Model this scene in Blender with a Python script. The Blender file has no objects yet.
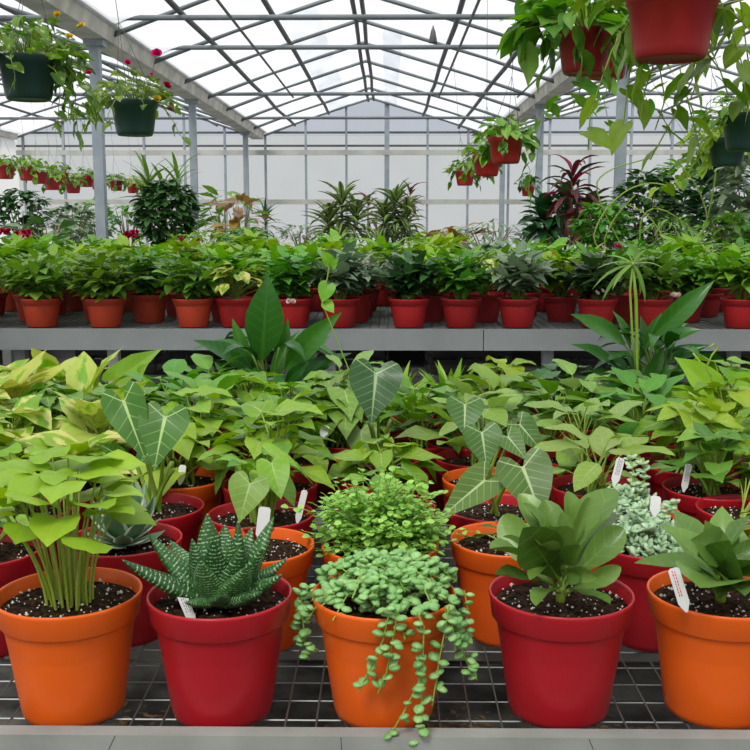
import bpy, math, random
import numpy as np
from mathutils import Vector, Matrix, Euler
PI = math.pi
sc = bpy.context.scene
COL = sc.collection

# ------------------------------------------------------------------ camera
F = 1030.0; PITCH = math.atan(156/1030); YAW = math.atan(13/1041); CZ = 1.405
cam_d = bpy.data.cameras.new('camera'); cam = bpy.data.objects.new('camera', cam_d); COL.objects.link(cam)
cam.location = (0, 0, CZ); cam.rotation_euler = (PI/2-PITCH, 0, YAW)
cam_d.sensor_width = 36; cam_d.lens = F/750*36; cam_d.clip_start = .05; cam_d.clip_end = 300
sc.camera = cam
# ------------------------------------------------------------------ sky, sun, exposure
w = bpy.data.worlds.new('overcast_sky'); sc.world = w; w.use_nodes = True
nt = w.node_tree; nt.nodes.clear()
tc = nt.nodes.new('ShaderNodeTexCoord'); no = nt.nodes.new('ShaderNodeTexNoise'); no.inputs['Scale'].default_value = 2.2
no.inputs['Detail'].default_value = 4
cr = nt.nodes.new('ShaderNodeValToRGB'); cr.color_ramp.elements[0].position = .3; cr.color_ramp.elements[1].position = .7
cr.color_ramp.elements[0].color = (.84, .88, .95, 1); cr.color_ramp.elements[1].color = (1, 1, 1, 1)
bg = nt.nodes.new('ShaderNodeBackground'); bg.inputs['Strength'].default_value = 1.75
wo = nt.nodes.new('ShaderNodeOutputWorld')
nt.links.new(tc.outputs['Generated'], no.inputs['Vector']); nt.links.new(no.outputs['Fac'], cr.inputs['Fac'])
sx = nt.nodes.new('ShaderNodeSeparateXYZ'); g_ = nt.nodes.new('ShaderNodeValToRGB')
nt.links.new(tc.outputs['Generated'], sx.inputs[0]); nt.links.new(sx.outputs['Z'], g_.inputs['Fac'])
ge = g_.color_ramp.elements; ge[0].position = 0; ge[0].color = (.30, .30, .30, 1); ge[1].position = 1; ge[1].color = (1, 1, 1, 1)
e_ = ge.new(.3); e_.color = (.42, .42, .42, 1)
mm = nt.nodes.new('ShaderNodeMix'); mm.data_type = 'RGBA'; mm.blend_type = 'MULTIPLY'; mm.inputs[0].default_value = 1
nt.links.new(cr.outputs['Color'], mm.inputs[6]); nt.links.new(g_.outputs['Color'], mm.inputs[7])
nt.links.new(mm.outputs[2], bg.inputs['Color']); nt.links.new(bg.outputs['Background'], wo.inputs['Surface'])
sd = bpy.data.lights.new('sun', 'SUN'); sd.energy = 4.6; sd.angle = math.radians(16); sd.color = (1, .97, .9)
sun = bpy.data.objects.new('sun', sd); COL.objects.link(sun); sun.rotation_euler = (math.radians(38), 0, math.radians(-20))
vs = sc.view_settings; vs.view_transform = 'Standard'; vs.look = 'None'; vs.gamma = 1; vs.exposure = 0.0; vs.use_curve_mapping = False

# ------------------------------------------------------------------ helpers
RCAM = Euler((PI/2-PITCH, 0, YAW)).to_matrix()
def ray(px, py): return RCAM @ Vector(((px-375)/F, (375-py)/F, -1))
def at(px, py, Y):                       # the point seen at a pixel, at distance Y along the house
    r = ray(px, py); t = Y/r.y
    return Vector((r.x*t, Y, CZ+r.z*t))
def atz(px, py, z):
    r = ray(px, py); t = (z-CZ)/r.z
    return Vector((r.x*t, r.y*t, z))
def lookat_xy(px, Y, z):
    # x position so that the point (x,Y,z) lands on column px
    a = 0.0
    for _ in range(6):
        p = RCAM.transposed() @ Vector((a, Y, z-CZ)); q = 375 + F*p.x/(-p.z); a += (px-q)*(-p.z)/F
    return a

def new_mat(name):
    m = bpy.data.materials.new(name); m.use_nodes = True
    return m, m.node_tree, m.node_tree.nodes['Principled BSDF']
def simple(name, col, rough=.5, spec=.5, metal=0, noise=None, scale=20, bump=0, randv=0):
    m, t, b = new_mat(name)
    b.inputs['Roughness'].default_value = rough; b.inputs['Metallic'].default_value = metal
    b.inputs['Specular IOR Level'].default_value = spec
    N = t.nodes.new; L = t.links.new
    src = None
    if noise:
        tcn = N('ShaderNodeTexCoord'); n = N('ShaderNodeTexNoise'); n.inputs['Scale'].default_value = scale; n.inputs['Detail'].default_value = 6
        r = N('ShaderNodeValToRGB'); r.color_ramp.elements[0].position = .35; r.color_ramp.elements[1].position = .65
        r.color_ramp.elements[0].color = (*col, 1); r.color_ramp.elements[1].color = (*noise, 1)
        L(tcn.outputs['Object'], n.inputs['Vector']); L(n.outputs['Fac'], r.inputs['Fac']); src = r.outputs['Color']
        if bump:
            bp = N('ShaderNodeBump'); bp.inputs['Strength'].default_value = bump; bp.inputs['Distance'].default_value = .004
            L(n.outputs['Fac'], bp.inputs['Height']); L(bp.outputs['Normal'], b.inputs['Normal'])
    if randv:
        oi = N('ShaderNodeObjectInfo'); mr = N('ShaderNodeMapRange'); mr.inputs[3].default_value = 1-randv; mr.inputs[4].default_value = 1+randv
        h = N('ShaderNodeHueSaturation'); h.inputs['Color'].default_value = (*col, 1)
        if src: L(src, h.inputs['Color'])
        L(oi.outputs['Random'], mr.inputs[0]); L(mr.outputs[0], h.inputs['Value']); src = h.outputs['Color']
    if src: L(src, b.inputs['Base Color'])
    else: b.inputs['Base Color'].default_value = (*col, 1)
    return m

def leaf_mat(name, c1, c2, vein=None, vs_=.6, n=7, slope=.7, mid=.018, rough=.42, trans=.25, vari=None, edge=None, bands=None, back=None, lw=.86, hj=.03):
    m, t, b = new_mat(name); N = t.nodes.new; L = t.links.new
    def M(op, a, c=None, d=None, clamp=False):
        x = N('ShaderNodeMath'); x.operation = op; x.use_clamp = clamp
        for i, v in enumerate((a, c, d)):
            if v is None: continue
            if isinstance(v, (int, float)): x.inputs[i].default_value = v
            else: L(v, x.inputs[i])
        return x.outputs[0]
    def mix(f, a, c):
        x = N('ShaderNodeMix'); x.data_type = 'RGBA'
        if isinstance(f, (int, float)): x.inputs[0].default_value = f
        else: L(f, x.inputs[0])
        for i, v in ((6, a), (7, c)):
            if isinstance(v, tuple): x.inputs[i].default_value = (*v, 1)
            else: L(v, x.inputs[i])
        return x.outputs[2]
    at_ = N('ShaderNodeAttribute'); at_.attribute_name = 'lf'
    s = N('ShaderNodeSeparateXYZ'); L(at_.outputs['Vector'], s.inputs[0]); X, Y, R = s.outputs
    ax = M('ABSOLUTE', X)
    col = mix(R, c1, c2)
    nz = N('ShaderNodeTexNoise'); nz.inputs['Scale'].default_value = 3.5; nz.inputs['Detail'].default_value = 3
    cv = N('ShaderNodeCombineXYZ'); L(M('MULTIPLY', X, 1.3), cv.inputs[0]); L(M('MULTIPLY', Y, .6), cv.inputs[1]); L(M('MULTIPLY', R, 37.0), cv.inputs[2])
    L(cv.outputs[0], nz.inputs['Vector'])
    if vari:
        f = M('MULTIPLY', M('SUBTRACT', nz.outputs['Fac'], vari[1]), 12.0, clamp=True); col = mix(f, col, vari[0])
    if edge:
        f = M('MULTIPLY', M('SUBTRACT', ax, edge[1]), edge[2], clamp=True); col = mix(f, col, edge[0])
    if vein:
        tt = M('MULTIPLY', M('SUBTRACT', Y, M('MULTIPLY', ax, slope)), float(n))
        fr = M('ABSOLUTE', M('SUBTRACT', M('FRACT', M('ADD', tt, 50.0)), .5))
        lat = M('MULTIPLY', M('SUBTRACT', M('MULTIPLY', fr, 2.0), lw), 1/(1-lw), clamp=True)
        lat = M('MULTIPLY', lat, M('SUBTRACT', 1.0, M('MULTIPLY', ax, 2.2), clamp=True))
        md = M('MULTIPLY', M('SUBTRACT', M('MULTIPLY', M('SUBTRACT', 1.15, Y), mid), ax), 90.0, clamp=True)
        lo_ = M('MULTIPLY', M('SUBTRACT', .012, M('ABSOLUTE', M('ADD', M('MULTIPLY', ax, .75), M('MULTIPLY', Y, .9)))), 160.0, clamp=True)
        lo_ = M('MULTIPLY', lo_, M('LESS_THAN', Y, 0.0))
        f = M('MULTIPLY', M('MAXIMUM', M('MAXIMUM', md, lo_), M('MULTIPLY', lat, .7)), vs_)
        col = mix(f, col, vein)
    if bands:   # rows of pale bumps across thick leaves
        tt = M('MULTIPLY', Y, bands[1]); fr = M('ABSOLUTE', M('SUBTRACT', M('FRACT', M('ADD', tt, M('MULTIPLY', nz.outputs['Fac'], .9))), .5))
        n2 = N('ShaderNodeTexNoise'); n2.inputs['Scale'].default_value = 60; L(cv.outputs[0], n2.inputs['Vector'])
        f = M('MULTIPLY', M('SUBTRACT', M('MULTIPLY', fr, 2.0), .62), 6.0, clamp=True)
        f = M('MULTIPLY', f, M('MULTIPLY', M('SUBTRACT', n2.outputs['Fac'], .45), 9.0, clamp=True)); col = mix(M('MULTIPLY', f, .85), col, bands[0])
    oi = N('ShaderNodeObjectInfo'); h = N('ShaderNodeHueSaturation'); L(col, h.inputs['Color'])
    h.inputs['Saturation'].default_value = 1.1; L(M('ADD', .486-hj/2, M('MULTIPLY', oi.outputs['Random'], hj)), h.inputs['Hue'])
    L(M('ADD', .64, M('MULTIPLY', M('ADD', nz.outputs['Fac'], M('MULTIPLY', R, .3)), .3)), h.inputs['Value']); col = h.outputs['Color']
    g = N('ShaderNodeNewGeometry')
    if back: col = mix(g.outputs['Backfacing'], col, back)
    L(col, b.inputs['Base Color']); b.inputs['Roughness'].default_value = rough; b.inputs['Specular IOR Level'].default_value = .32
    if trans > 0:
        tr = N('ShaderNodeBsdfTranslucent'); hs = N('ShaderNodeHueSaturation'); hs.inputs['Saturation'].default_value = 1.15; hs.inputs['Value'].default_value = 1.3
        L(col, hs.inputs['Color']); L(hs.outputs['Color'], tr.inputs['Color'])
        mx = N('ShaderNodeMixShader'); mx.inputs[0].default_value = trans; L(b.outputs[0], mx.inputs[1]); L(tr.outputs[0], mx.inputs[2])
        L(mx.outputs[0], t.nodes['Material Output'].inputs['Surface'])
    return m

class MB:
    def __init__(s): s.v = []; s.f = []; s.a = []; s.n = 0
    def add(s, v, f, a=None):
        v = np.asarray(v, float); s.v.append(v)
        s.a.append(np.zeros((len(v), 3)) if a is None else np.asarray(a, float))
        s.f.extend([tuple(i+s.n for i in q) for q in f]); s.n += len(v)
    def box(s, lo, hi):
        x0, y0, z0 = lo; x1, y1, z1 = hi
        s.add([(x0,y0,z0),(x1,y0,z0),(x1,y1,z0),(x0,y1,z0),(x0,y0,z1),(x1,y0,z1),(x1,y1,z1),(x0,y1,z1)],
              [(0,3,2,1),(4,5,6,7),(0,1,5,4),(1,2,6,5),(2,3,7,6),(3,0,4,7)])
    def tube(s, pts, r, k=6, cap=True):
        pts = [Vector(p) for p in pts]; n = len(pts)
        rs = r if hasattr(r, '__len__') else [r]*n
        V = []; up = None
        for i, p in enumerate(pts):
            d = (pts[min(i+1, n-1)]-pts[max(i-1, 0)])
            if d.length < 1e-9: d = Vector((0, 0, 1))
            d.normalize()
            if up is None: up = Vector((1, 0, 0)) if abs(d.x) < .8 else Vector((0, 1, 0))
            a = d.cross(up).normalized(); b = d.cross(a).normalized(); up = b.cross(d) if False else up
            for j in range(k):
                an = 2*PI*j/k; V.append(p+(a*math.cos(an)+b*math.sin(an))*rs[i])
        Fc = [(i*k+j, i*k+(j+1) % k, (i+1)*k+(j+1) % k, (i+1)*k+j) for i in range(n-1) for j in range(k)]
        if cap: Fc += [tuple(range(k))[::-1], tuple((n-1)*k+j for j in range(k))]
        rr = random.random(); A = [(0, i/(n-1) if n > 1 else 0, rr) for i in range(n) for _ in range(k)]
        s.add([tuple(v) for v in V], Fc, A)
    def lathe(s, prof, k=40, o=(0, 0, 0)):
        n = len(prof); V = []
        for r, z in prof:
            for j in range(k): an = 2*PI*j/k; V.append((o[0]+r*math.cos(an), o[1]+r*math.sin(an), o[2]+z))
        s.add(V, [(i*k+j, i*k+(j+1) % k, (i+1)*k+(j+1) % k, (i+1)*k+j) for i in range(n-1) for j in range(k)])
    def obj(s, name, mat, parent=None, off=None, smooth=True, flat_angle=None):
        me = bpy.data.meshes.new(name)
        V = np.concatenate(s.v) if s.v else np.zeros((0, 3))
        if off is not None: V = V-np.array(off)
        me.from_pydata(V.tolist(), [], s.f)
        if s.n:
            at_ = me.attributes.new('lf', 'FLOAT_VECTOR', 'POINT'); at_.data.foreach_set('vector', np.concatenate(s.a).astype(np.float32).ravel())
            if smooth: me.polygons.foreach_set('use_smooth', [True]*len(me.polygons))
        me.materials.append(mat)
        o = bpy.data.objects.new(name, me); COL.objects.link(o)
        if parent: o.parent = parent
        return o
def tag(o, label=None, cat=None, group=None, kind=None):
    if label: o['label'] = label
    if cat: o['category'] = cat
    if group: o['group'] = group
    if kind: o['kind'] = kind
    return o
def empty(name, loc, label=None, cat=None, group=None, rz=0):
    o = bpy.data.objects.new(name, None); COL.objects.link(o); o.location = loc; o.rotation_euler = (0, 0, rz); o.empty_display_size = .05
    return tag(o, label, cat, group)
def copy_tree(o, parent=None):
    c = o.copy(); COL.objects.link(c)
    if parent: c.parent = parent
    for ch in list(o.children): copy_tree(ch, c)
    return c

# ------------------------------------------------------------------ leaf templates  (x across, y along, length 1)
def fan(outl, c=(0, .12), rings=(.36, .7, 1.0)):
    R = list(outl); Lf = [(-x, y) for x, y in R[::-1] if abs(x) > 1e-6]
    O = R+Lf; n = len(O); V = [c]; Fc = []
    for s_ in rings: V += [(c[0]+(x-c[0])*s_, c[1]+(y-c[1])*s_) for x, y in O]
    for j in range(n): Fc.append((0, 1+(j+1) % n, 1+j))
    for i in range(len(rings)-1):
        for j in range(n): Fc.append((1+i*n+j, 1+i*n+(j+1) % n, 1+(i+1)*n+(j+1) % n, 1+(i+1)*n+j))
    Fc = [f[::-1] for f in Fc if len(f) == 3]+[f for f in Fc if len(f) == 4]
    # orient all upward
    out = []
    for f in Fc:
        ar = sum(V[f[i]][0]*V[f[(i+1) % len(f)]][1]-V[f[(i+1) % len(f)]][0]*V[f[i]][1] for i in range(len(f)))
        out.append(f if ar > 0 else f[::-1])
    return np.array(V, float), out
def grid(prof, cols=(-1, -.5, 0, .5, 1)):
    V = []; k = len(cols); n = len(prof)
    for y, wd in prof:
        for c in cols: V.append((c*wd, y))
    Fc = [(i*k+j, i*k+j+1, (i+1)*k+j+1, (i+1)*k+j) for i in range(n-1) for j in range(k-1)]
    return np.array(V, float), Fc
C3 = (-1, 0, 1)
T = dict(
 arrow=fan([(0,1),(.045,.88),(.13,.7),(.245,.48),(.335,.26),(.375,.06),(.36,-.1),(.3,-.22),(.2,-.285),(.12,-.24),(.05,-.12),(.015,-.03)], c=(0,.03)),
 heart=fan([(0,1),(.06,.9),(.18,.72),(.31,.5),(.38,.28),(.385,.06),(.32,-.12),(.21,-.2),(.1,-.16),(.015,-.02)], c=(0,.1)),
 heart_s=fan([(0,1),(.12,.78),(.32,.48),(.4,.12),(.28,-.14),(.1,-.12)], c=(0,.15), rings=(.5, 1)),
 cordate=fan([(0,1),(.1,.88),(.28,.7),(.42,.46),(.47,.2),(.42,-.04),(.28,-.17),(.12,-.14),(.015,-.01)], c=(0,.12)),
 ovate=grid([(0,.02),(.06,.1),(.2,.22),(.38,.28),(.56,.27),(.74,.19),(.9,.08),(1,.0)]),
 ovate_s=grid([(0,.02),(.2,.2),(.45,.27),(.75,.17),(1,.0)], C3),
 obov=grid([(0,.04),(.15,.06),(.33,.12),(.52,.22),(.68,.275),(.82,.265),(.92,.19),(.98,.09),(1,.01)]),
 lance=grid([(0,.015),(.08,.05),(.2,.105),(.38,.15),(.55,.15),(.72,.11),(.86,.055),(.95,.02),(1,0)]),
 lance_s=grid([(0,.02),(.2,.08),(.5,.12),(.8,.06),(1,0)], C3),
 strap=grid([(0,.03),(.15,.04),(.35,.048),(.55,.045),(.75,.032),(.9,.016),(1,0)], C3),
 round=grid([(0,.06),(.2,.34),(.5,.46),(.8,.34),(1,.05)], C3),
 petal=grid([(0,.1),(.3,.3),(.7,.42),(.93,.3),(1,.12)], C3),
)
def thick(prof, k=8, flat=.45):
    V = []; n = len(prof)
    for y, wd, th in prof:
        for j in range(k):
            a = 2*PI*j/k; V.append((wd*math.cos(a), y, th*math.sin(a)-(0)))
    Fc = [(i*k+j, (i+1)*k+j, (i+1)*k+(j+1) % k, i*k+(j+1) % k) for i in range(n-1) for j in range(k)]
    return np.array(V, float), Fc
TH = dict(
 bead=thick([(0,.02,.02),(.12,.2,.1),(.35,.36,.17),(.62,.38,.18),(.86,.24,.12),(1,.01,.01)], 7),
 haw=thick([(0,.13,.045),(.12,.14,.06),(.3,.125,.06),(.5,.1,.05),(.7,.07,.035),(.86,.038,.02),(.95,.017,.01),(1,0,0)], 8),
 aga=thick([(0,.12,.03),(.2,.19,.035),(.45,.25,.035),(.65,.235,.03),(.82,.14,.02),(.94,.04,.01),(1,0,0)], 8),
)
def leaf(mb, base, az, pitch, L, W=1, bend=.6, fold=.15, roll=0, kind='heart', rnd=None, wave=.05):
    """blade starting at base, heading az (radians, 0 = +x), rising by pitch and bending down by bend along its length"""
    V, Fc = (TH if kind in TH else T)[kind]
    x = V[:, 0]*W; y = V[:, 1]; z = np.abs(V[:, 0])*fold
    if V.shape[1] == 3: z = V[:, 2]*W+0*z
    if wave and kind not in TH: ph = random.random()*6; z = z+wave*np.sin(y*8+ph+(V[:, 0] > 0)*1.3)*np.abs(V[:, 0])*2.5
    b = bend if abs(bend) > 1e-3 else 1e-3
    a = pitch-b*y
    Yd = (np.sin(pitch)-np.sin(a))/b; Zd = (np.cos(a)-np.cos(pitch))/b
    px = Yd-z*np.sin(a); pz = Zd+z*np.cos(a)
    if roll:
        c, s_ = math.cos(roll), math.sin(roll); dp = math.cos(pitch-b*.4), math.sin(pitch-b*.4)
        # roll about the mean axis
        ax = np.array([dp[0], 0, dp[1]]); P = np.stack([px, x, pz], 1)
        P = P*c+np.cross(ax, P)*s_+np.outer(P@ax, ax)*(1-c); px, x, pz = P[:, 0], P[:, 1], P[:, 2]
    ca, sa = math.cos(az), math.sin(az)
    # local: forward px, left x, up pz  (flip x so faces point up)
    O = np.stack([base[0]+L*(px*ca+x*sa), base[1]+L*(px*sa-x*ca), base[2]+L*pz], 1)
    r = random.random() if rnd is None else rnd
    mb.add(O, Fc, np.stack([V[:, 0], V[:, 1], np.full(len(V), r)], 1))
def leaf_to(mb, base, tip, up, W=1, bend=.3, fold=.15, kind='heart', rnd=None):
    """blade from base to tip, its face turned towards up"""
    V, Fc = (TH if kind in TH else T)[kind]
    base = Vector(base); tip = Vector(tip); d = tip-base; L = d.length; d.normalize(); up = Vector(up)
    xax = d.cross(up).normalized(); up = xax.cross(d).normalized()
    zb = np.abs(V[:, 0])*fold+(V[:, 2]*W if V.shape[1] == 3 else 0)+bend*(V[:, 1]-V[:, 1]**2)*.5+(0 if kind in TH else .1*np.sin(V[:, 1]*9+random.random()*6+(V[:, 0] > 0)*1.5)*np.abs(V[:, 0]))
    D = np.array(d); Xa = np.array(xax); U = np.array(up)
    O = np.array(base)+L*(np.outer(V[:, 1], D)+np.outer(V[:, 0]*W, Xa)+np.outer(zb, U))
    mb.add(O, Fc, np.stack([V[:, 0], V[:, 1], np.full(len(V), random.random() if rnd is None else rnd)], 1))
def curve(a, b, sag=(0, 0, 0), n=6):
    a = Vector(a); b = Vector(b); s_ = Vector(sag)
    return [a.lerp(b, t)+s_*(4*t*(1-t)) for t in [i/(n-1) for i in range(n)]]
U = random.uniform

# ------------------------------------------------------------------ materials
M_ORANGE = simple('orange_plastic', (.76, .115, .008), .36, .35, noise=(.69, .10, .008), scale=6)
M_RED = simple('red_plastic', (.40, .010, .018), .34, .35, noise=(.35, .009, .016), scale=6)
M_DRED = simple('dark_red_plastic', (.33, .012, .013), .45, .4, randv=.15)
M_TERRA = simple('terracotta_plastic', (.42, .045, .015), .5, .4, randv=.12)
M_GREENPOT = simple('dark_green_plastic', (.012, .045, .035), .4)
M_WIRE = simple('galvanised_wire', (.20, .21, .20), .45, metal=.6)
M_DWIRE = simple('dark_wire', (.06, .06, .055), .6)
M_STEEL = simple('galvanised_steel', (.25, .29, .33), .5, metal=.2, noise=(.32, .36, .39), scale=5, bump=.1)
M_PIPE = simple('dull_pipe', (.09, .095, .095), .6, metal=.2)
M_RAFT = simple('grey_roof_tube', (.15, .17, .18), .55)
M_GUTTER = simple('aged_gutter', (.62, .59, .52), .7, noise=(.40, .385, .34), scale=3, bump=.2)
M_RAIL = simple('pale_rail', (.45, .46, .42), .6, noise=(.38, .38, .34), scale=4)
M_STEM = leaf_mat('stem_green', (.25, .42, .07), (.34, .48, .12), trans=.1)
M_STEMD = leaf_mat('stem_dark', (.10, .2, .04), (.16, .24, .06), trans=.05)
M_WOODY = simple('woody_stem', (.16, .11, .06), .8, noise=(.24, .19, .12), scale=30)
M_PERL = simple('perlite', (.62, .59, .52), .8)
M_TAG = simple('white_tag_plastic', (.58, .58, .56), .4)
M_INK = simple('black_ink', (.16, .16, .16), .6)
M_RINK = simple('red_ink', (.55, .02, .02), .6)
def soil_mat():
    m, t, b = new_mat('potting_soil'); N = t.nodes.new; L = t.links.new
    tcn = N('ShaderNodeTexCoord'); v = N('ShaderNodeTexVoronoi'); v.inputs['Scale'].default_value = 150
    n = N('ShaderNodeTexNoise'); n.inputs['Scale'].default_value = 120; n.inputs['Detail'].default_value = 8
    r = N('ShaderNodeValToRGB'); r.color_ramp.elements[0].position = .38; r.color_ramp.elements[1].position = .72
    r.color_ramp.elements[0].color = (.006, .0038, .0025, 1); r.color_ramp.elements[1].color = (.06, .034, .018, 1)
    v2 = N('ShaderNodeTexVoronoi'); v2.inputs['Scale'].default_value = 230
    s = N('ShaderNodeSeparateColor'); L(v2.outputs['Color'], s.inputs[0])
    g = N('ShaderNodeMath'); g.operation = 'GREATER_THAN'; g.inputs[1].default_value = .975; L(s.outputs[0], g.inputs[0])
    g2 = N('ShaderNodeMath'); g2.operation = 'LESS_THAN'; g2.inputs[1].default_value = .33; L(v2.outputs['Distance'], g2.inputs[0])
    mu = N('ShaderNodeMath'); mu.operation = 'MULTIPLY'; L(g.outputs[0], mu.inputs[0]); L(g2.outputs[0], mu.inputs[1])
    mx = N('ShaderNodeMix'); mx.data_type = 'RGBA'; mx.inputs[7].default_value = (.7, .68, .6, 1)
    for q in (v, n, v2): L(tcn.outputs['Object'], q.inputs['Vector'])
    L(n.outputs['Fac'], r.inputs['Fac']); L(mu.outputs[0], mx.inputs[0]); L(r.outputs['Color'], mx.inputs[6]); L(mx.outputs[2], b.inputs['Base Color'])
    bp = N('ShaderNodeBump'); bp.inputs['Strength'].default_value = 1; bp.inputs['Distance'].default_value = .004
    L(n.outputs['Fac'], bp.inputs['Height']); L(bp.outputs['Normal'], b.inputs['Normal']); b.inputs['Roughness'].default_value = 1; b.inputs['Specular IOR Level'].default_value = .08
    return m
M_SOIL = soil_mat()
G = dict(
 lime=leaf_mat('lime_leaf', (.22, .47, .06), (.33, .57, .09), vein=(.42, .66, .16), vs_=.35, n=5, trans=.3),
 synl=leaf_mat('syngonium_leaf', (.12, .32, .045), (.30, .50, .08), vein=(.50, .66, .30), vs_=.75, n=5, slope=.8, mid=.02, trans=.3, lw=.82),
 synd=leaf_mat('green_arrow_leaf', (.10, .24, .05), (.19, .36, .08), vein=(.42, .60, .25), vs_=.75, n=5, slope=.8, mid=.02, lw=.82),
 pale=leaf_mat('pale_green_leaf', (.30, .46, .16), (.24, .44, .10), vein=(.5, .64, .36), vs_=.6, n=6, lw=.82, trans=.3),
 aloc=leaf_mat('alocasia_leaf', (.05, .145, .03), (.10, .21, .055), vein=(.46, .62, .32), vs_=.9, n=6.5, slope=.85, mid=.026, rough=.42, trans=.12, lw=.84, back=(.17, .27, .13)),
 alod=leaf_mat('dark_alocasia_leaf', (.02, .085, .03), (.035, .11, .035), vein=(.34, .50, .24), vs_=.85, n=6.5, slope=.8, mid=.026, rough=.32, trans=.08, lw=.86),
 vari=leaf_mat('variegated_leaf', (.20, .42, .05), (.30, .5, .08), vari=((.68, .70, .26), .47), trans=.3),
 yell=leaf_mat('yellow_variegated_leaf', (.62, .66, .22), (.45, .58, .14), vari=((.20, .42, .06), .55), trans=.3),
 broad=leaf_mat('broad_glossy_leaf', (.055, .15, .03), (.16, .32, .085), vein=(.3, .46, .18), vs_=.5, n=6, mid=.016, rough=.3, trans=.12),
 fluff=leaf_mat('tiny_leaf', (.25, .52, .11), (.42, .70, .20), trans=.25),
 jade=leaf_mat('succulent_leaf', (.19, .44, .15), (.30, .55, .22), trans=.06, rough=.4),
 grey=leaf_mat('glaucous_succulent_leaf', (.34, .54, .32), (.50, .68, .45), trans=.05, rough=.55),
 haw=leaf_mat('zebra_haworthia_leaf', (.012, .07, .015), (.03, .125, .028), bands=((.45, .58, .40), 21.0), trans=0, rough=.4),
 aga=leaf_mat('agave_leaf', (.13, .26, .14), (.22, .36, .22), edge=((.62, .7, .58), .17, 40.0), trans=0, rough=.5),
 spath=leaf_mat('peace_lily_leaf', (.022, .10, .02), (.06, .19, .035), vein=(.11, .25, .06), vs_=.4, n=9, slope=1.0, mid=.02, rough=.28, trans=.12, lw=.7),
 mid=leaf_mat('mid_green_leaf', (.08, .25, .045), (.19, .40, .08), vein=(.3, .5, .2), vs_=.35, trans=.25, hj=.05),
 dark=leaf_mat('dark_green_leaf', (.03, .10, .03), (.06, .16, .05), vein=(.12, .22, .08), vs_=.4, trans=.12, rough=.35, hj=.05),
 fresh=leaf_mat('fresh_green_leaf', (.14, .36, .05), (.29, .50, .085), vein=(.4, .6, .2), vs_=.3, trans=.3, hj=.05),
 silver=leaf_mat('grey_green_leaf', (.16, .26, .15), (.26, .36, .22), vein=(.36, .45, .3), vs_=.4, trans=.15),
 pothos=leaf_mat('pothos_leaf', (.08, .22, .04), (.24, .43, .09), vein=(.32, .5, .18), vs_=.35, mid=.014, trans=.4, hj=.05),
 pothv=leaf_mat('basket_vine_leaf', (.07, .18, .04), (.20, .36, .08), vari=((.5, .56, .28), .58), trans=.4, hj=.04),
 drac=leaf_mat('striped_dracaena_leaf', (.02, .07, .02), (.045, .12, .03), edge=((.26, .34, .13), .035, 120.0), trans=.15),
 cord=leaf_mat('red_cordyline_leaf', (.035, .06, .03), (.20, .025, .04), trans=.2, hj=.0),
 cane=leaf_mat('strappy_leaf', (.10, .23, .045), (.22, .38, .10), trans=.2),
 crot=leaf_mat('bronze_leaf', (.22, .13, .05), (.38, .28, .09), trans=.2, hj=0),
 pink=leaf_mat('pink_petal', (.75, .04, .16), (.55, .02, .08), trans=.25, hj=0),
 rpet=leaf_mat('red_petal', (.50, .02, .02), (.32, .015, .02), trans=.15, hj=0),
 ppet=leaf_mat('pale_pink_petal', (.78, .55, .48), (.78, .68, .58), trans=.25, hj=0),
 ypet=leaf_mat('yellow_petal', (.75, .55, .03), (.78, .65, .10), trans=.25, hj=0),
)

# ------------------------------------------------------------------ setting: floor, roof, walls, frame
def struct(mb, name, mat, smooth=False, label=None):
    o = mb.obj(name, mat, smooth=smooth); o['kind'] = 'structure'
    if label: o['label'] = label
    return o
XL, XR, XRG = -3.2, 2.62, -.42         # gutters and ridge of the middle bay
HE, HR = CZ+2.02, CZ+2.95
YE, YF = 26.0, -5.0
M_FLOOR = simple('dark_concrete', (.045, .046, .043), .8, noise=(.10, .10, .092), scale=3.5, bump=.4)
m = MB(); m.box((-9.6, YF, -.1), (9.2, YE+.3, 0)); struct(m, 'floor', M_FLOOR)
def panel_mat(name, tr, tcol, dcol, stripe=.06, sc_=3.0):
    m, t, b = new_mat(name); N = t.nodes.new; L = t.links.new; t.nodes.remove(b)
    tcn = N('ShaderNodeTexCoord'); mp = N('ShaderNodeMapping'); mp.inputs['Scale'].default_value = (1, .35, 1); n = N('ShaderNodeTexNoise'); n.inputs['Scale'].default_value = sc_
    L(tcn.outputs['Object'], mp.inputs['Vector']); L(mp.outputs[0], n.inputs['Vector'])
    r = N('ShaderNodeValToRGB'); r.color_ramp.elements[0].position = .3; r.color_ramp.elements[1].position = .65
    r.color_ramp.elements[0].color = (*[c*(1-stripe*4) for c in tcol], 1); r.color_ramp.elements[1].color = (*tcol, 1)
    L(n.outputs['Fac'], r.inputs['Fac'])
    a = N('ShaderNodeBsdfTransparent'); L(r.outputs['Color'], a.inputs['Color'])
    c = N('ShaderNodeBsdfTranslucent'); c.inputs['Color'].default_value = (*dcol, 1)
    mx = N('ShaderNodeMixShader'); mx.inputs[0].default_value = 1-tr; L(a.outputs[0], mx.inputs[1]); L(c.outputs[0], mx.inputs[2])
    L(mx.outputs[0], t.nodes['Material Output'].inputs['Surface']); return m
M_ROOF = panel_mat('film_roof', .55, (.90, .91, .93), (.80, .82, .85), .06)
M_ROOF2 = panel_mat('duller_film_roof', .6, (.80, .82, .85), (.6, .62, .64), .06)
M_WALLP = panel_mat('wall_film', .30, (.88, .90, .87), (.94, .95, .91), .05, 1.2)
M_GABLE = panel_mat('gable_film', .35, (.78, .82, .88), (.84, .87, .92), .04, 1.2)
random.seed(3)
bays = [(XL, XR, XRG), (XL-6.0, XL, XL-3.0), (XR, XR+6.0, XR+3.0)]
n_roof = 0
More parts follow.
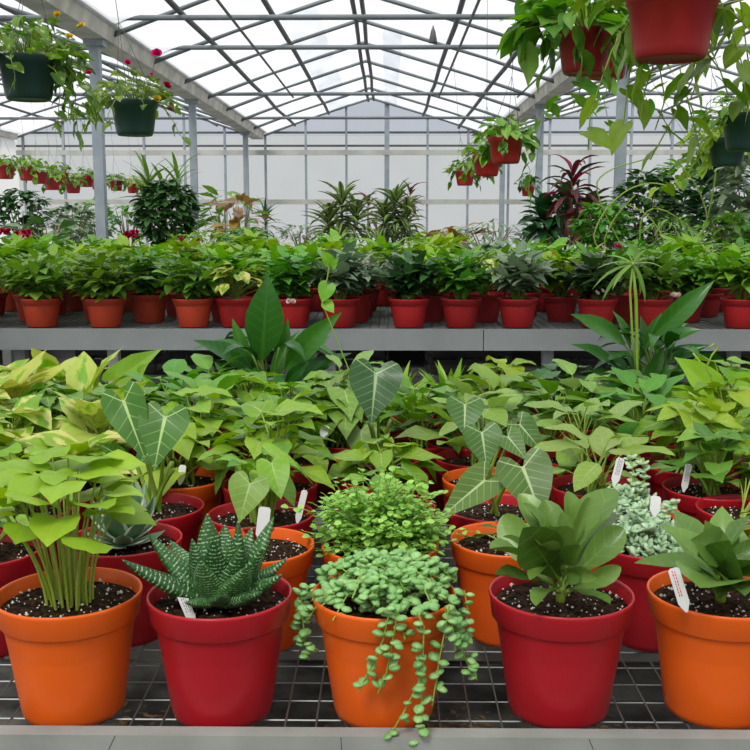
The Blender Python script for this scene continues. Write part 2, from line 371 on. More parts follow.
for bi, (a, b, r) in enumerate(bays):
    for (x0, z0, x1, z1) in ((a, HE, r, HR), (r, HR, b, HE)):
        m = MB(); ys = [YF+i*(YE-YF)/31 for i in range(32)]
        m.add([(x, y, z) for y in ys for x, z in ((x0, z0), (x1, z1))], [(2*i, 2*i+1, 2*i+3, 2*i+2) for i in range(31)])
        struct(m, 'ceiling', M_ROOF)
# two duller sheets over the film give darker bands near the ridge
for (xa, xb, y0, y1) in ((-1.42, -.95, 14, 26), (-.1, .2, 16, 26)):
    def rz(x): return HR-(HR-HE)*abs(x-XRG)/((XRG-XL) if x < XRG else (XR-XRG))
    m = MB(); m.add([(xa, y0, rz(xa)+.03), (xb, y0, rz(xb)+.03), (xb, y1, rz(xb)+.03), (xa, y1, rz(xa)+.03)], [(0, 1, 2, 3)]); struct(m, 'ceiling', M_ROOF2)
def quad(name, mat, pts): 
    m = MB(); m.add(pts, [tuple(range(len(pts)))]); return struct(m, name, mat)
HB = 1.0
quad('wall_back', M_WALLP, [(XL-6, YE, 0), (XR+6, YE, 0), (XR+6, YE, HE), (XL-6, YE, HE)])
for a, b, r in bays: quad('wall_back', M_GABLE, [(a, YE, HE), (b, YE, HE), (r, YE, HR)])
quad('wall_left', M_WALLP, [(XL-6, YF, 0), (XL-6, YE, 0), (XL-6, YE, HE), (XL-6, YF, HE)])
quad('wall_right', M_WALLP, [(XR+6, YF, 0), (XR+6, YE, 0), (XR+6, YE, HE), (XR+6, YF, HE)])
M_BLOCK = simple('added_grey_block_wall', (.22, .22, .21), .85, noise=(.17, .17, .165), scale=4)
m = MB(); m.box((XL-6, YF-.2, 0), (XR+6, YF, 1.3)); struct(m, 'wall_front', M_BLOCK)  # unseen end wall behind the camera, added to cut the low sky light
quad('wall_front', M_WALLP, [(XL-6, YF, 1.3), (XR+6, YF, 1.3), (XR+6, YF, HE), (XL-6, YF, HE)])  # film upper part of the same added wall
for a, b, r in bays: quad('wall_front', M_GABLE, [(a, YF, HE), (b, YF, HE), (r, YF, HR)])
# end wall frame
k = 0
def trim(mb, mat=M_PIPE, nm='trim'):
    global k
    k += 1; return struct(mb, '%s_%d' % (nm, k), mat)
m = MB(); m.box((XL-6, YE-.12, HE-.46), (XR+6, YE-.02, HE-.34)); trim(m, M_RAIL)
m = MB(); m.box((XL-6, YE-.08, HE-.26), (XR+6, YE-.02, HE-.21)); trim(m)
m = MB(); m.box((XL-6, YE-.08, HE+.06), (XR+6, YE-.02, HE+.11)); trim(m)
m = MB(); m.box((XL-6, YE-.12, CZ+.36), (XR+6, YE-.02, CZ+.48)); trim(m, M_RAIL)
for i in range(-9, 9):
    x = -.03+i*1.0; wd = .06 if i == 0 else .028
    hh = None
    for a, b, r in bays:
        if a <= x <= b: hh = HR-(HR-HE)*abs(x-r)/((r-a) if x < r else (b-r))
    if hh: m = MB(); m.box((x-wd, YE-.1, 0), (x+wd, YE-.03, hh)); trim(m, M_STEEL)
def roofz(x, bay):
    a, b, r = bay; return HR-(HR-HE)*abs(x-r)/((r-a) if x < r else (b-r))
# purlins along the house
for bay, xs in ((bays[0], [-2.3, -1.46, -.49, -.35, .86, 1.74]), (bays[1], [XL-4.8, XL-3.9, XL-3, XL-2, XL-1]), (bays[2], [XR+1, XR+2, XR+3, XR+4, XR+5])):
    for x in xs:
        m = MB(); z = roofz(x, bay)-.05
        m.tube([(x+U(-.02, .02), y, z+U(-.025, .01)) for y in np.linspace(-2, YE-.1, 15)], .035 if bay is bays[0] else .028, 6)
        struct(m, 'purlin', M_PIPE, True)
# rafters and tie bars
for bi, bay in enumerate(bays):
    a, b, r = bay
    for i in range(13):
        y = 26-.15-i*2.0
        if y < 2: continue
        m = MB(); m.tube([(a+.05, y, HE-.03), (a+1.2, y, roofz(a+1.2, bay)-.01), (r, y, HR-.04), (b-1.2, y, roofz(b-1.2, bay)-.01), (b-.05, y, HE-.03)], .03, 6)
        struct(m, 'rafter', M_RAFT, True)
    for y, h in ((7.0, 2.15), (11.6, 2.16), (13.7, 2.18), (18.0, 2.1), (22.2, 2.1)):
        m = MB(); m.tube([(a, y, CZ+h), (b, y, CZ+h)], .03, 6); struct(m, 'tie_beam', M_RAFT, True)
# gutters between bays
for x in (XL, XR, XL-6, XR+6):
    for y0, y1 in ((-2, 12), (12, YE-.2)):
        m = MB(); z0 = CZ+1.93; wd = .17 if abs(x) < 4 else .1
        prof = [(-wd*1.25, .2), (-wd*1.25, .215), (-wd, .2), (-wd*.75, .03), (wd*.75, .03), (wd, .2), (wd*1.25, .215), (wd*1.25, .2), (wd*1.05, .18), (wd*.8, 0), (-wd*.8, 0), (-wd*1.05, .18)]
        n = len(prof); V = [(x+p, y, z0+q) for y in (y0, y1) for p, q in prof]
        m.add(V, [(i, (i+1) % n, n+(i+1) % n, n+i) for i in range(n)]+[tuple(range(n))[::-1], tuple(range(n, 2*n))]); struct(m, 'gutter', M_GUTTER)
# posts
for x, ys in ((XL, (11.6, 17.25, 23.6)), (XR-.02, (11.8, 18.1, 23.9)), (XL-6, (11.6, 17.4, 23.6)), (XR+6, (11.6, 17.4, 23.6))):
    for y in ys:
        m = MB(); s_ = .055; m.box((x-s_, y-s_, 0), (x+s_, y+s_, CZ+1.93)); m.box((x-s_*2, y-s_*1.3, CZ+1.86), (x+s_*2, y+s_*1.3, CZ+1.93))
        struct(m, 'roof_post', M_STEEL)
# rails the baskets hang from, resting on the tie bars
RAILZ = CZ+2.10
for x, y0, y1 in ((.88, .5, 18.5), (-1.66, .5, 18.5), (2.25, .5, 18.5), (-6.1, 9, 25.8)):
    m = MB(); m.tube([(x, y0, RAILZ), (x, y1, RAILZ)], .016, 6); struct(m, 'trim_%d' % (90+int(x*3)), M_PIPE, True)

# ------------------------------------------------------------------ benches
M_BOARD = simple('weathered_grey_board', (.30, .31, .285), .75, noise=(.21, .22, .20), scale=7, bump=.3)
M_BOARD2 = simple('grey_painted_board', (.23, .25, .25), .7, noise=(.18, .195, .195), scale=2.5, bump=.15)
B1Z = CZ-.685; B1Y0, B1Y1 = 1.254, 3.2; BX0, BX1 = -2.2, 2.4
t = empty('plant_bench', (0, B1Y0, 0), 'near grey wooden bench with a wire mesh top, filled with large pots', 'bench')
def part(mb, name, mat, root, smooth=False): return mb.obj(name, mat, root, off=root.location, smooth=smooth)
def cracks(mb, y, z0, z1, n, x0, x1):
    for _ in range(n):
        x = U(x0, x1); d = U(-.03, .03)
        mb.tube([(x, y, z0), (x+d*.5, y, (z0+z1)/2), (x+d, y, z1)], .0006, 4)
m = MB(); m.box((BX0, B1Y0, B1Z-.07), (BX1, B1Y0+.025, B1Z+.019)); part(m, 'front_board', M_BOARD, t)
random.seed(8)
for _ in range(4): m = MB(); cracks(m, B1Y0, B1Z-.04, B1Z+.018, 1, -.7, .7); part(m, 'crack', M_DWIRE, t)
m = MB(); m.box((BX0, B1Y1, B1Z-.07), (BX1, B1Y1+.025, B1Z+.019)); part(m, 'back_board', M_BOARD, t)
def mesh_top(x0, x1, y0, y1, z, dx, dy, r, root, drop=0):
    m = MB(); x = x0
    k_ = 4
    while x <= x1: m.tube([(x, y0, z-r), (x, y1, z-r)], r, k_, False); x += dx
    y = y0+.02
    while y <= y1: m.tube([(x0, y, z-3*r), (x1, y, z-3*r)], r, k_, False); y += dy
    part(m, 'wire_mesh', M_WIRE, root)
mesh_top(-1.5, 1.7, B1Y0+.01, B1Y1, B1Z, .0425, .058, .0013, t)
for y in (1.7, 2.2, 2.65):
    m = MB(); m.box((BX0, y, B1Z-.075), (BX1, y+.03, B1Z-.005)); part(m, 'cross_rail', M_BOARD, t)
for x in (-1.9, -.62, .66, 1.94):
    for y in (B1Y0+.03, B1Y1-.09):
        m = MB(); m.box((x, y, 0), (x+.07, y+.07, B1Z-.006)); part(m, 'leg', M_BOARD, t)
# lower tier shelf of boards seen through the mesh
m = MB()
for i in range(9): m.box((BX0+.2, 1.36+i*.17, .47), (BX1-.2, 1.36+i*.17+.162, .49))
M_SLATE = simple('dark_boards', (.025, .026, .024), .75, noise=(.13, .13, .115), scale=12, bump=.5)  # dark boards with random paler mottling
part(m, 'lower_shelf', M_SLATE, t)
# litter lying on that shelf
random.seed(5); m = MB()
for _ in range(20):
    cx, cy = U(-.6, .6), U(1.4, 1.85)
    for _ in range(60):
        x, y = cx+random.gauss(0, .05), cy+random.gauss(0, .025); leaf(m, (x, y, .4925), U(0, 6.28), 0, U(.008, .022), U(.6, 1.4), .2, .1, 0, 'ovate_s')
M_LIT = leaf_mat('dry_litter', (.16, .12, .05), (.34, .27, .14), trans=0)
o = m.obj('dry_leaf_litter', M_LIT); tag(o, 'dry brown leaf litter scattered beneath the near bench mesh', 'leaf litter', kind='stuff')

B2Z = CZ-.60; B2Y0 = 5.6
t = empty('plant_bench', (0, B2Y0, 0), 'far long grey bench carrying rows of small leafy red pots', 'bench')
for x0, x1 in ((-4.2, .52), (.525, 4.9)):
    m = MB(); m.box((x0, B2Y0, B2Z-.112), (x1, B2Y0+.03, B2Z+.004)); part(m, 'front_board', M_BOARD2, t)
mesh_top(-4.2, 4.9, B2Y0+.03, 9.0, B2Z, .05, .05, .0022, t)
for y in (6.5, 7.4, 8.3, 8.97):
    m = MB(); m.box((-4.2, y, B2Z-.1), (4.9, y+.03, B2Z-.012)); part(m, 'cross_rail', M_BOARD2, t)
for px in (20, 113, 330, 548, 735):
    for y, mt in ((B2Y0+.1, M_RAIL if px == 113 else M_BOARD2), (8.7, M_BOARD2)):
        x = lookat_xy(px, B2Y0+.1, B2Z-.2); m = MB(); m.box((x-.03, y, 0), (x+.03, y+.06, B2Z-.012)); part(m, 'leg', mt, t)
for z in (.3, .55):
    m = MB(); m.box((-4.2, 6.9, z), (4.9, 6.95, z+.05)); part(m, 'lower_rail', M_BOARD2, t)
# dark crates stored under the far bench
M_CRATE = simple('black_plastic', (.014, .014, .014), .6)
def crate():
    r = empty('plastic_crate', (0, 0, 0))
    m = MB(); m.box((-.3, -.2, 0), (.3, .2, .02))
    for z in (.07, .14, .21): m.box((-.3, -.2, z), (.3, -.185, z+.04)); m.box((-.3, .185, z), (.3, .2, z+.04)); m.box((-.3, -.185, z), (-.285, .185, z+.04)); m.box((.285, -.185, z), (.3, .185, z+.04))
    for x in (-.3, -.1, .09, .285):
        for y in (-.2, .185): m.box((x, y, 0), (x+.015, y+.015, .25))
    m.obj('crate_body', M_CRATE, r, smooth=False)
    m = MB(); m.box((-.3, -.215, .24), (.3, -.185, .27)); m.box((-.3, .185, .24), (.3, .215, .27)); m.box((-.315, -.2, .24), (-.285, .2, .27)); m.box((.285, -.2, .24), (.315, .2, .27))
    m.obj('crate_rim', M_CRATE, r, smooth=False)
    return r
c0 = crate(); cl = [(-2.0, 'leftmost'), (-1.2, 'second from the left'), (-.3, 'just left of centre'), (.6, 'just right of centre'), (1.5, 'second from the right'), (2.4, 'rightmost')]
for i, (x, s_) in enumerate(cl):
    for z, tier in ((0, 'lower'), (.27, 'upper')):
        c = c0 if (i == 0 and z == 0) else copy_tree(c0)
        c.location = (x, 7.7, z); c.rotation_euler.z = U(-.1, .1)
        tag(c, 'black plastic crate under the far bench, %s stack, %s crate' % (s_, tier), 'crate', 'crates under the far bench')

# ------------------------------------------------------------------ pots
POT = {}
def pot_mesh(kind, D):
    """kind 'std' tall thick-rimmed nursery pot, 'azalea' squat bench pot"""
    key = (kind, round(D, 3))
    if key in POT: return POT[key]
    s_ = D/.2; m = MB()
    if kind == 'std':
        pr = [(0, .004), (.058, .004), (.0635, .001), (.068, .004), (.0705, .012), (.079, .07), (.0875, .132), (.0885, .137), (.0935, .1385), (.0955, .141), (.0985, .166), (.100, .1705), (.0998, .1735), (.0985, .175), (.0968, .1745), (.0955, .172), (.0925, .145), (.088, .13), (.07, .02)]
        soil = (.0925, .157)
    elif kind == 'azalea':
        pr = [(0, .004), (.062, .003), (.067, .001), (.0705, .006), (.0865, .103), (.087, .107), (.0925, .109), (.0975, .131), (.0995, .1345), (.0985, .138), (.096, .137), (.092, .112), (.085, .1), (.07, .02)]
        soil = (.092, .122)
    else:   # basket
        pr = [(0, .004), (.062, .003), (.069, .0), (.0735, .006), (.078, .02), (.091, .11), (.096, .112), (.0995, .135), (.1, .139), (.098, .141), (.095, .137), (.09, .11), (.07, .02)]
        soil = (.0915, .125)
    m.lathe([(r*s_, z*s_) for r, z in pr], 48 if kind == 'std' else 28)
    me = m.obj('pot', M_RED); me2 = me.data; bpy.data.objects.remove(me)
    k_ = 36; m = MB(); rr = random.Random(4); V = [(0, 0, soil[1]*s_+.004)]
    rings = (.25, .5, .75, 1.0)
    for q in rings:
        for j in range(k_):
            a = 2*PI*j/k_; V.append((soil[0]*s_*q*math.cos(a), soil[0]*s_*q*math.sin(a), soil[1]*s_+(rr.uniform(-.003, .004) if q < 1 else -.002)))
    Fc = [(0, 1+j, 1+(j+1) % k_) for j in range(k_)]+[(1+i*k_+j, 1+(i+1)*k_+j, 1+(i+1)*k_+(j+1) % k_, 1+i*k_+(j+1) % k_) for i in range(3) for j in range(k_)]
    m.add(V, Fc); so = m.obj('soil', M_SOIL); sm = so.data; bpy.data.objects.remove(so)
    POT[key] = (me2, sm, soil[1]*s_, soil[0]*s_); return POT[key]
def put(name, mesh, mat, root):
    key = (mesh.name, mat.name)
    if mesh.materials[0] != mat:
        if key not in POT: c = mesh.copy(); c.materials[0] = mat; POT[key] = c
        mesh = POT[key]
    o = bpy.data.objects.new(name, mesh); COL.objects.link(o); o.parent = root; return o
def potted(name, loc, D, mat, kind='std', label=None, group=None, rz=0, cat='potted plant'):
    r = empty(name, loc, label, cat, group, rz)
    pm, sm, sz, sr = pot_mesh(kind, D)
    put('pot', pm, mat, r); put('soil', sm, M_SOIL, r)
    return r, sz, sr
def perlite(root, sz, sr, n=110):
    m = MB(); n = int(n*.6)
    for _ in range(n):
        a = U(0, 6.28); q = sr*math.sqrt(U(0, .95)); s_ = U(.001, .0022) if random.random() < .8 else U(.0022, .0038)
        c = np.array([q*math.cos(a), q*math.sin(a), sz+.003]); pts = np.array([(1,0,0),(-1,0,0),(0,1,0),(0,-1,0),(0,0,1),(0,0,-1)], float)*s_*np.random.uniform(.6, 1.2, (6, 1))
        m.add(pts+c, [(0,2,4),(2,1,4),(1,3,4),(3,0,4),(2,0,5),(1,2,5),(3,1,5),(0,3,5)])
    o = m.obj('perlite', M_PERL, [c for c in root.children if c.name.startswith('soil')][0]); o['kind'] = 'stuff'
np.random.seed(2)

# ------------------------------------------------------------------ plant builders (return foliage and stem meshes, local to the pot)
def petiole_plant(n, h, spread, L, kind, W=1, sz=.157, crown=.02, pitch=(-.5, .1), bend=.6, fold=.15, r=.0017, hmin=.35, az0=None, azs=6.28, wave=.07):
    fo, st = MB(), MB()
    for i in range(n):
        q = (i+.5)/n; az = (i*2.39996+U(-.3, .3)) if az0 is None else az0+U(-azs/2, azs/2)
        hh = h*(1-(1-hmin)*q**1.3)*U(.88, 1.1); sp = spread*(.25+.75*q)*U(.75, 1.15)
        b0 = Vector((crown*U(-1, 1), crown*U(-1, 1), sz)); tp = Vector((sp*math.cos(az), sp*math.sin(az), sz+hh))
        out = Vector((math.cos(az), math.sin(az), 0))
        st.tube(curve(b0, tp, -out*sp*.12+Vector((0, 0, hh*.06)), 6), [r*1.35, r*1.2, r*1.1, r, r*.9, r*.8], 5, False)
        leaf(fo, tp, az+U(-.5, .5), U(*pitch)+.3*(1-q), L*U(.75, 1.15), W*U(.9, 1.1), bend*U(.6, 1.4), fold, U(-.3, .3), kind, wave=wave)
    return fo, st
def rosette(n, L, kind, sz, W=1, lo=.1, hi=1.25, bend=.5, r0=.006, fold=.1, stack=.02):
    fo = MB()
    for i in range(n):
        q = i/(n-1); az = i*2.39996+U(-.15, .15); p = hi+(lo-hi)*q
        leaf(fo, (r0*math.cos(az), r0*math.sin(az), sz+stack*(1-q)), az, p+U(-.08, .08), L*(.62+.38*math.sin(PI*(.25+.6*q)))*U(.9, 1.08), W*U(.92, 1.08), bend*U(.6, 1.3), fold, U(-.12, .12), kind)
    return fo
def bushy(n_st, h, R, L, kind, sz, W=1, per=8, r=.0015, droop=0.25, wr=.5):
    """branching plant: several stems, each carrying leaves all along its upper half"""
    fo, st = MB(), MB()
    for i in range(n_st):
        az = i*2.39996+U(-.3, .3); q = math.sqrt((i+.5)/n_st)
        e = Vector((R*q*math.cos(az), R*q*math.sin(az), sz+h*(1-droop*q*q)*U(.85, 1.1))); b0 = Vector((R*.12*math.cos(az), R*.12*math.sin(az), sz))
        pts = curve(b0, e, Vector((-math.cos(az), -math.sin(az), .4))*R*q*.15, 7)
        st.tube(pts, [r*1.5, r*1.4, r*1.2, r, r*.8, r*.7, r*.5], 5, False)
        for j in range(per):
            t_ = 1-wr*(j/per); f = t_*6; a0 = min(int(f), 5); p = pts[a0].lerp(pts[a0+1], f-a0)
            a = az+j*2.4+U(-.4, .4); lp = U(-.25, .5)+(.5 if j == 0 else 0)
            leaf(fo, p, a, lp, L*U(.7, 1.12), W*U(.85, 1.15), U(.3, .9), .15, U(-.3, .3), kind)
    return fo, st
def flowers(n, centre, R, size, petals=5):
    m = MB()
    for _ in range(n):
        c = Vector(centre)+Vector((U(-R, R), U(-R, R), U(-R*.3, R*.5))); t_ = MB()
        for ring in (0, 1):
            for j in range(petals): leaf(t_, (0, 0, 0), j*2*PI/petals+ring*.6, .35+ring*.6, size*.62*(1-.25*ring), 1.15, -.5, .2, 0, 'petal')
        rot = np.array(Euler((U(.5, 1.3), U(-.5, .5), U(-.7, .7))).to_matrix())
        for v, a in zip(t_.v, t_.a): m.v.append(v@rot.T+np.array(c)); m.a.append(a)
        m.f.extend([tuple(i+m.n for i in q) for q in t_.f]); m.n += t_.n
    return m
def add_parts(root, fo, st, mat, smat=None, nm='foliage'):
    if fo and fo.n: fo.obj(nm, mat, root)
    if st and st.n: st.obj('stems', smat or M_STEM, root)

# ------------------------------------------------------------------ near bench
def rim_xy(px, py, D=.19, std=True):
    p = atz(px, py, B1Z+.175*D/.2); return p.x, p.y
def P1(name, px, py, D, mat, label, group=None, rz=0, perl=60):
    x, y = rim_xy(px, py, D); r, sz, sr = potted(name, (x, y, B1Z+.0005), D, mat, 'std', label, group, rz)
    if perl: perlite(r, sz, sr, perl)
    return r, sz, sr
def loc(r, p): return Vector(p)-r.location     # world point to the pot's own frame (pots built this way are not turned)
UPC = Vector((0, -.9, .55))

# --- front row
random.seed(11)
r, sz, sr = P1('potted_syngonium', 69, 591, .2, M_ORANGE, 'orange pot of lime green heart-shaped leaves at the front left corner', perl=170)
fo, st = MB(), MB()
for i in range(33):
    a = i*2.39996; q = math.sqrt((i+.5)/33); h = .20-.075*q**2+U(-.012, .012)
    sp = .10*q*U(.8, 1.1); b0 = Vector((.034*q*math.cos(a), .03*q*math.sin(a), sz)); tp = Vector((sp*math.cos(a)-.004, sp*math.sin(a), sz+h))
    if h < .15: tp.x = min(tp.x, .06)
    st.tube(curve(b0, tp, Vector((-math.cos(a), -math.sin(a), 0))*sp*.12, 6), [.0021, .002, .0018, .0016, .0014, .0012], 6, False)
    leaf(fo, tp, a+U(-.5, .5), U(-.15, .4), U(.05, .076), U(.9, 1.1), U(.15, .8), -.05+U(-.1, .25), U(-.3, .3), 'cordate', wave=.05)
add_parts(r, fo, st, G['lime'])

r, sz, sr = P1('potted_haworthia', 220, 592, .2, M_RED, 'red pot holding the dark spiky white-striped haworthia in the front row', perl=150)
fo = MB(); random.seed(21)
tips = [(121,559,-.05,.0),(148,533,.0,.0),(207,513,.03,0),(225,524,.04,0),(238,520,.0,0),(252,527,.04,0),(274,516,.03,0),(287,558,0,0),(283,574,-.05,0),(192,538,-.03,0),(213,540,-.06,0),(243,545,-.06,0),(262,548,-.05,0),(155,572,-.04,0),(185,603,-.07,0),(262,592,-.075,0),(222,596,-.08,0),(270,530,.08,0),(170,540,.07,0),(200,560,-.07,0),(248,565,-.08,0),(230,535,-.02,0)]
C0 = Vector((0, 0, sz+.012))
for px, py, dy, _ in tips:
    tp = loc(r, at(px, py, r.location.y+dy)); d = tp-C0; b0 = C0+Vector((d.x, d.y, 0)).normalized()*.012
    leaf_to(fo, b0, tp, Vector((0, 0, 1)) if d.z < .05 else -Vector((d.x, d.y, 0)).normalized()+Vector((0, 0, .3)), 1.85*min(1.2, .1/d.length+.25), -.35, 0, 'haw')
add_parts(r, fo, None, G['haw'])

r, sz, sr = P1('potted_trailing_succulent', 384, 592, .2, M_ORANGE, 'orange pot of trailing round-leaved succulent spilling over the rim, middle of front row', perl=70)
fo, st = MB(), MB(); random.seed(31)
def bead(p, L=None): leaf(fo, p, U(0, 6.28), U(-.4, .9), L or U(.0125, .0175), U(1.15, 1.45), .3, 0, 0, 'bead')
def strand(pts, step=.011, L=None, r_=.0011):
    st.tube(pts, r_, 5, False)
    for i in range(len(pts)-1):
        n = max(1, int((pts[i+1]-pts[i]).length/step))
        for j in range(n):
            p = pts[i].lerp(pts[i+1], (j+.5)/n)
            for s_ in (0, 1): 
                if random.random() < .88: bead(p+Vector((U(-.003, .003), U(-.003, .003), 0)), L)
for i in range(84):   # mound
    a = U(0, 6.28); R = U(.05, .118); cc = Vector((U(-.03, .03), U(-.03, .03), sz+.002))
    h0 = U(.018, .045); e = Vector((R*math.cos(a), R*math.sin(a)*.95, sz+.022+U(0, .014)))
    if R > .1: e.z -= U(.0, .035)
    mid = cc.lerp(e, .5)+Vector((0, 0, h0))
    pts = [cc, cc.lerp(mid, .6)+Vector((0, 0, h0*.3)), mid, mid.lerp(e, .5)+Vector((0, 0, .008)), e]
    strand(pts, .0115)
yf = r.location.y
for poly, dy in (([(388,606),(388,618),(383,640),(372,665),(358,692)], -.108), ([(396,610),(396,622),(391,650),(386,675),(378,693)], -.109), ([(417,612),(424,627),(422,680),(421,720),(419,748)], -.106),
             ([(421,655),(420,680),(405,710),(386,742)], -.108), ([(449,606),(446,625),(440,655),(436,682),(432,706)], -.09), ([(453,600),(458,640),(463,655),(470,668),(477,680)], -.06),
             ([(464,590),(468,610),(462,640),(470,662)], -.045), ([(300,590),(302,610),(305,640),(309,660)], -.02), ([(310,585),(296,610),(302,640),(312,655)], -.01), ([(445,610),(452,622),(455,650)], -.08)):
    pts = [loc(r, at(x, y, yf+dy)) for x, y in poly]; pts = [p for p in pts]
    fin = []
    for i in range(len(pts)-1): fin += [pts[i], pts[i].lerp(pts[i+1], .5)]
    fin.append(pts[-1]); strand(fin, .0135 if dy < -.08 else .0085, None, .0011)
add_parts(r, fo, st, G['jade'])

def broad_plant(r, sz, tips, mat='broad', kind='obov', z0=.012, W=1):
    fo, st = MB(), MB(); C = Vector((0, 0, sz+z0))
    for px, py, dy, wd in tips:
        tp = loc(r, at(px, py, r.location.y+dy*1.5)); d = tp-C; h = Vector((d.x, d.y, 0)).normalized() if abs(d.x)+abs(d.y) > .004 else Vector((0, -1, 0))
        b0 = C+h*.008+Vector((0, 0, U(.0, .05) if d.z > .05 else U(0, .012)))
        st.tube(curve(C+Vector((0, 0, b0.z-C.z-.01)), b0.lerp(tp, .1), (0, 0, 0), 4), .0028, 5)
        up = Vector((-h.x, -h.y, .25)) if d.z > .05 else Vector((0, -.15, 1))
        if d.z > .05 and random.random() < .6: up = Vector((U(-.9, .9), -1, U(.1, .7)))
        if d.z <= .05: up = Vector((U(-.3, .3), -.3, 1))
        leaf_to(fo, b0, tp, up, W*wd*(.62 if kind == 'obov' else .8), U(.1, .7), .3, kind)
    st.tube([(0, 0, sz-.005), (0, 0, sz+z0+.02)], [.008, .005], 7)
    add_parts(r, fo, st, G[mat])
random.seed(41)
r, sz, sr = P1('potted_rubber_plant', 561, 591, .2, M_RED, 'red pot with a dense clump of broad dark green leaves in front row', perl=150)
broad_plant(r, sz, [(522,503,.02,1),(503,515,.04,1.1),(490,549,-.04,1),(523,528,-.07,1.25),(519,494,.05,.9),(568,491,.03,1),(562,512,.0,1),(615,489,.04,1.25),(590,497,.02,1.1),(613,512,.05,1.1),(624,528,.0,1.1),(556,527,-.05,1),(583,520,.02,1),(621,567,-.02,.9),(610,604,-.05,.85),(536,606,-.075,.7),(495,575,-.03,.7),(500,540,.03,1),(580,545,-.06,.8),(540,545,-.07,.8),(570,585,-.07,.7),(545,500,.04,1),(600,535,.04,1),(530,580,-.06,.7),(598,578,-.06,.7)])
r, sz, sr = P1('potted_peperomia', 721, 591, .2, M_ORANGE, 'orange pot with spreading pointed green leaves at the front right corner', perl=150)
broad_plant(r, sz, [(634,563,-.03,.7),(660,524,.03,1),(722,506,.04,1.1),(700,588,-.09,1.5),(750,515,.02,1),(760,560,-.06,1.2),(745,596,-.08,1),(690,540,-.05,1.2),(705,520,-.02,1.1),(673,509,.07,1),(770,540,0,1),(730,540,-.06,1.3),(718,600,-.06,1),(765,580,-.06,1),(742,530,.05,1)], kind='ovate', z0=.03)

# --- second row
random.seed(51)
r, sz, sr = P1('potted_syngonium', -18, 548, .19, M_RED, 'red pot cut by the left edge behind the front orange pot')
fo, st = petiole_plant(12, .09, .07, .05, 'heart', sz=sz); add_parts(r, fo, st, G['synl'])
r, sz, sr = P1('potted_agave', 124, 538, .19, M_RED, 'red pot of grey-green agave rosette with pale leaf edges', perl=70)
fo = MB(); random.seed(52)
for i in range(30):
    q = i/29; az = i*2.39996; leaf(fo, (.006*math.cos(az), .006*math.sin(az), sz+.022*(1-q)+.004), az, 1.45-1.35*q, .066+.03*math.sin(PI*min(1, q+.25)), 1, -.3, 0, 0, 'aga')
add_parts(r, fo, None, G['aga'])
r, sz, sr = P1('potted_seedling', 256, 544, .19, M_ORANGE, 'orange pot of bare soil with upright white tag behind the haworthia', perl=120)
fo, st = petiole_plant(4, .012, .02, .018, 'ovate_s', sz=sz, r=.0008); add_parts(r, fo, st, G['mid'])
r, sz, sr = P1('potted_creeping_fig', 380, 543, .19, M_ORANGE, 'orange pot with a fluffy dome of tiny light green leaves', perl=70)
fo, st = MB(), MB(); random.seed(53)
for i in range(340):
    a = U(0, 6.28); el = math.asin(U(.0, 1)); R = U(.08, .108)*(1+U(.1, .4)*(random.random() < .2))
    e = Vector((R*1.12*math.cos(el)*math.cos(a), R*.95*math.cos(el)*math.sin(a), sz+.012+R*1.0*math.sin(el)))
    b0 = Vector((U(-.03, .03), U(-.03, .03), sz)); pts = curve(b0, e, (0, 0, U(0, .02)), 6); st.tube(pts, .0006, 4, False)
    for j in range(9):
        t_ = 1-.07*j; f = t_*5; q = min(int(f), 4); p = pts[q].lerp(pts[q+1], f-q)
        leaf(fo, p, a+j*2.2+U(-.5, .5), U(-.3, .7), U(.0085, .0145), U(.8, 1.05), .4, .15, U(-.5, .5), 'round')
add_parts(r, fo, st, G['fluff'])
r, sz, sr = P1('potted_seedling', 508, 538, .19, M_ORANGE, 'orange pot of mostly bare soil tucked behind the broad-leaved red pot', perl=50)
fo, st = petiole_plant(7, .03, .045, .04, 'ovate', sz=sz); add_parts(r, fo, st, G['broad'])
def lumpy(r, sz, n, R, h, seed, L=(.011, .018), arms=()):
    random.seed(seed); fo, st = MB(), MB()
    for i in range(n):
        a = U(0, 6.28); q = math.sqrt(U(0, 1)); c = Vector((R*q*math.cos(a), R*q*math.sin(a), sz+h*(1-q*q*.7)*U(.5, 1.1)+.005))
        st.tube([(c.x*.5, c.y*.5, sz), c], .0018, 5, False)
        for j in range(8): leaf(fo, c-Vector((0, 0, .003*j)), j*2.4+U(-.3, .3), 1.1-.17*j, U(*L), 1.15, .0, 0, 0, 'bead')
    for pts in arms:
        pts = [loc(r, p) for p in pts]; st.tube(pts, .0024, 6)
        for i in range(len(pts)-1):
            for j in range(3):
                c = pts[i].lerp(pts[i+1], j/3)
                for q in range(4): leaf(fo, c, q*1.6+j*.7+U(-.3, .3), U(0, .9), U(*L), 1.15, 0, 0, 0, 'bead')
    add_parts(r, fo, st, G['grey'])
r, sz, sr = P1('potted_succulent', 652, 541, .19, M_RED, 'red pot heaped with small grey-green bead-like succulent leaves', perl=80)
lumpy(r, sz, 75, .075, .045, 54, arms=[[at(655,540,1.6), at(640,515,1.62), at(618,500,1.66)], [at(650,530,1.58), at(668,512,1.6), at(676,500,1.62)], [at(640,530,1.6), at(615,535,1.58), at(604,545,1.56)]])
r, sz, sr = P1('potted_peperomia', 790, 544, .19, M_ORANGE, 'orange pot cut by the right edge behind the front corner pot')
fo, st = petiole_plant(10, .06, .07, .06, 'ovate', sz=sz); add_parts(r, fo, st, G['broad'])

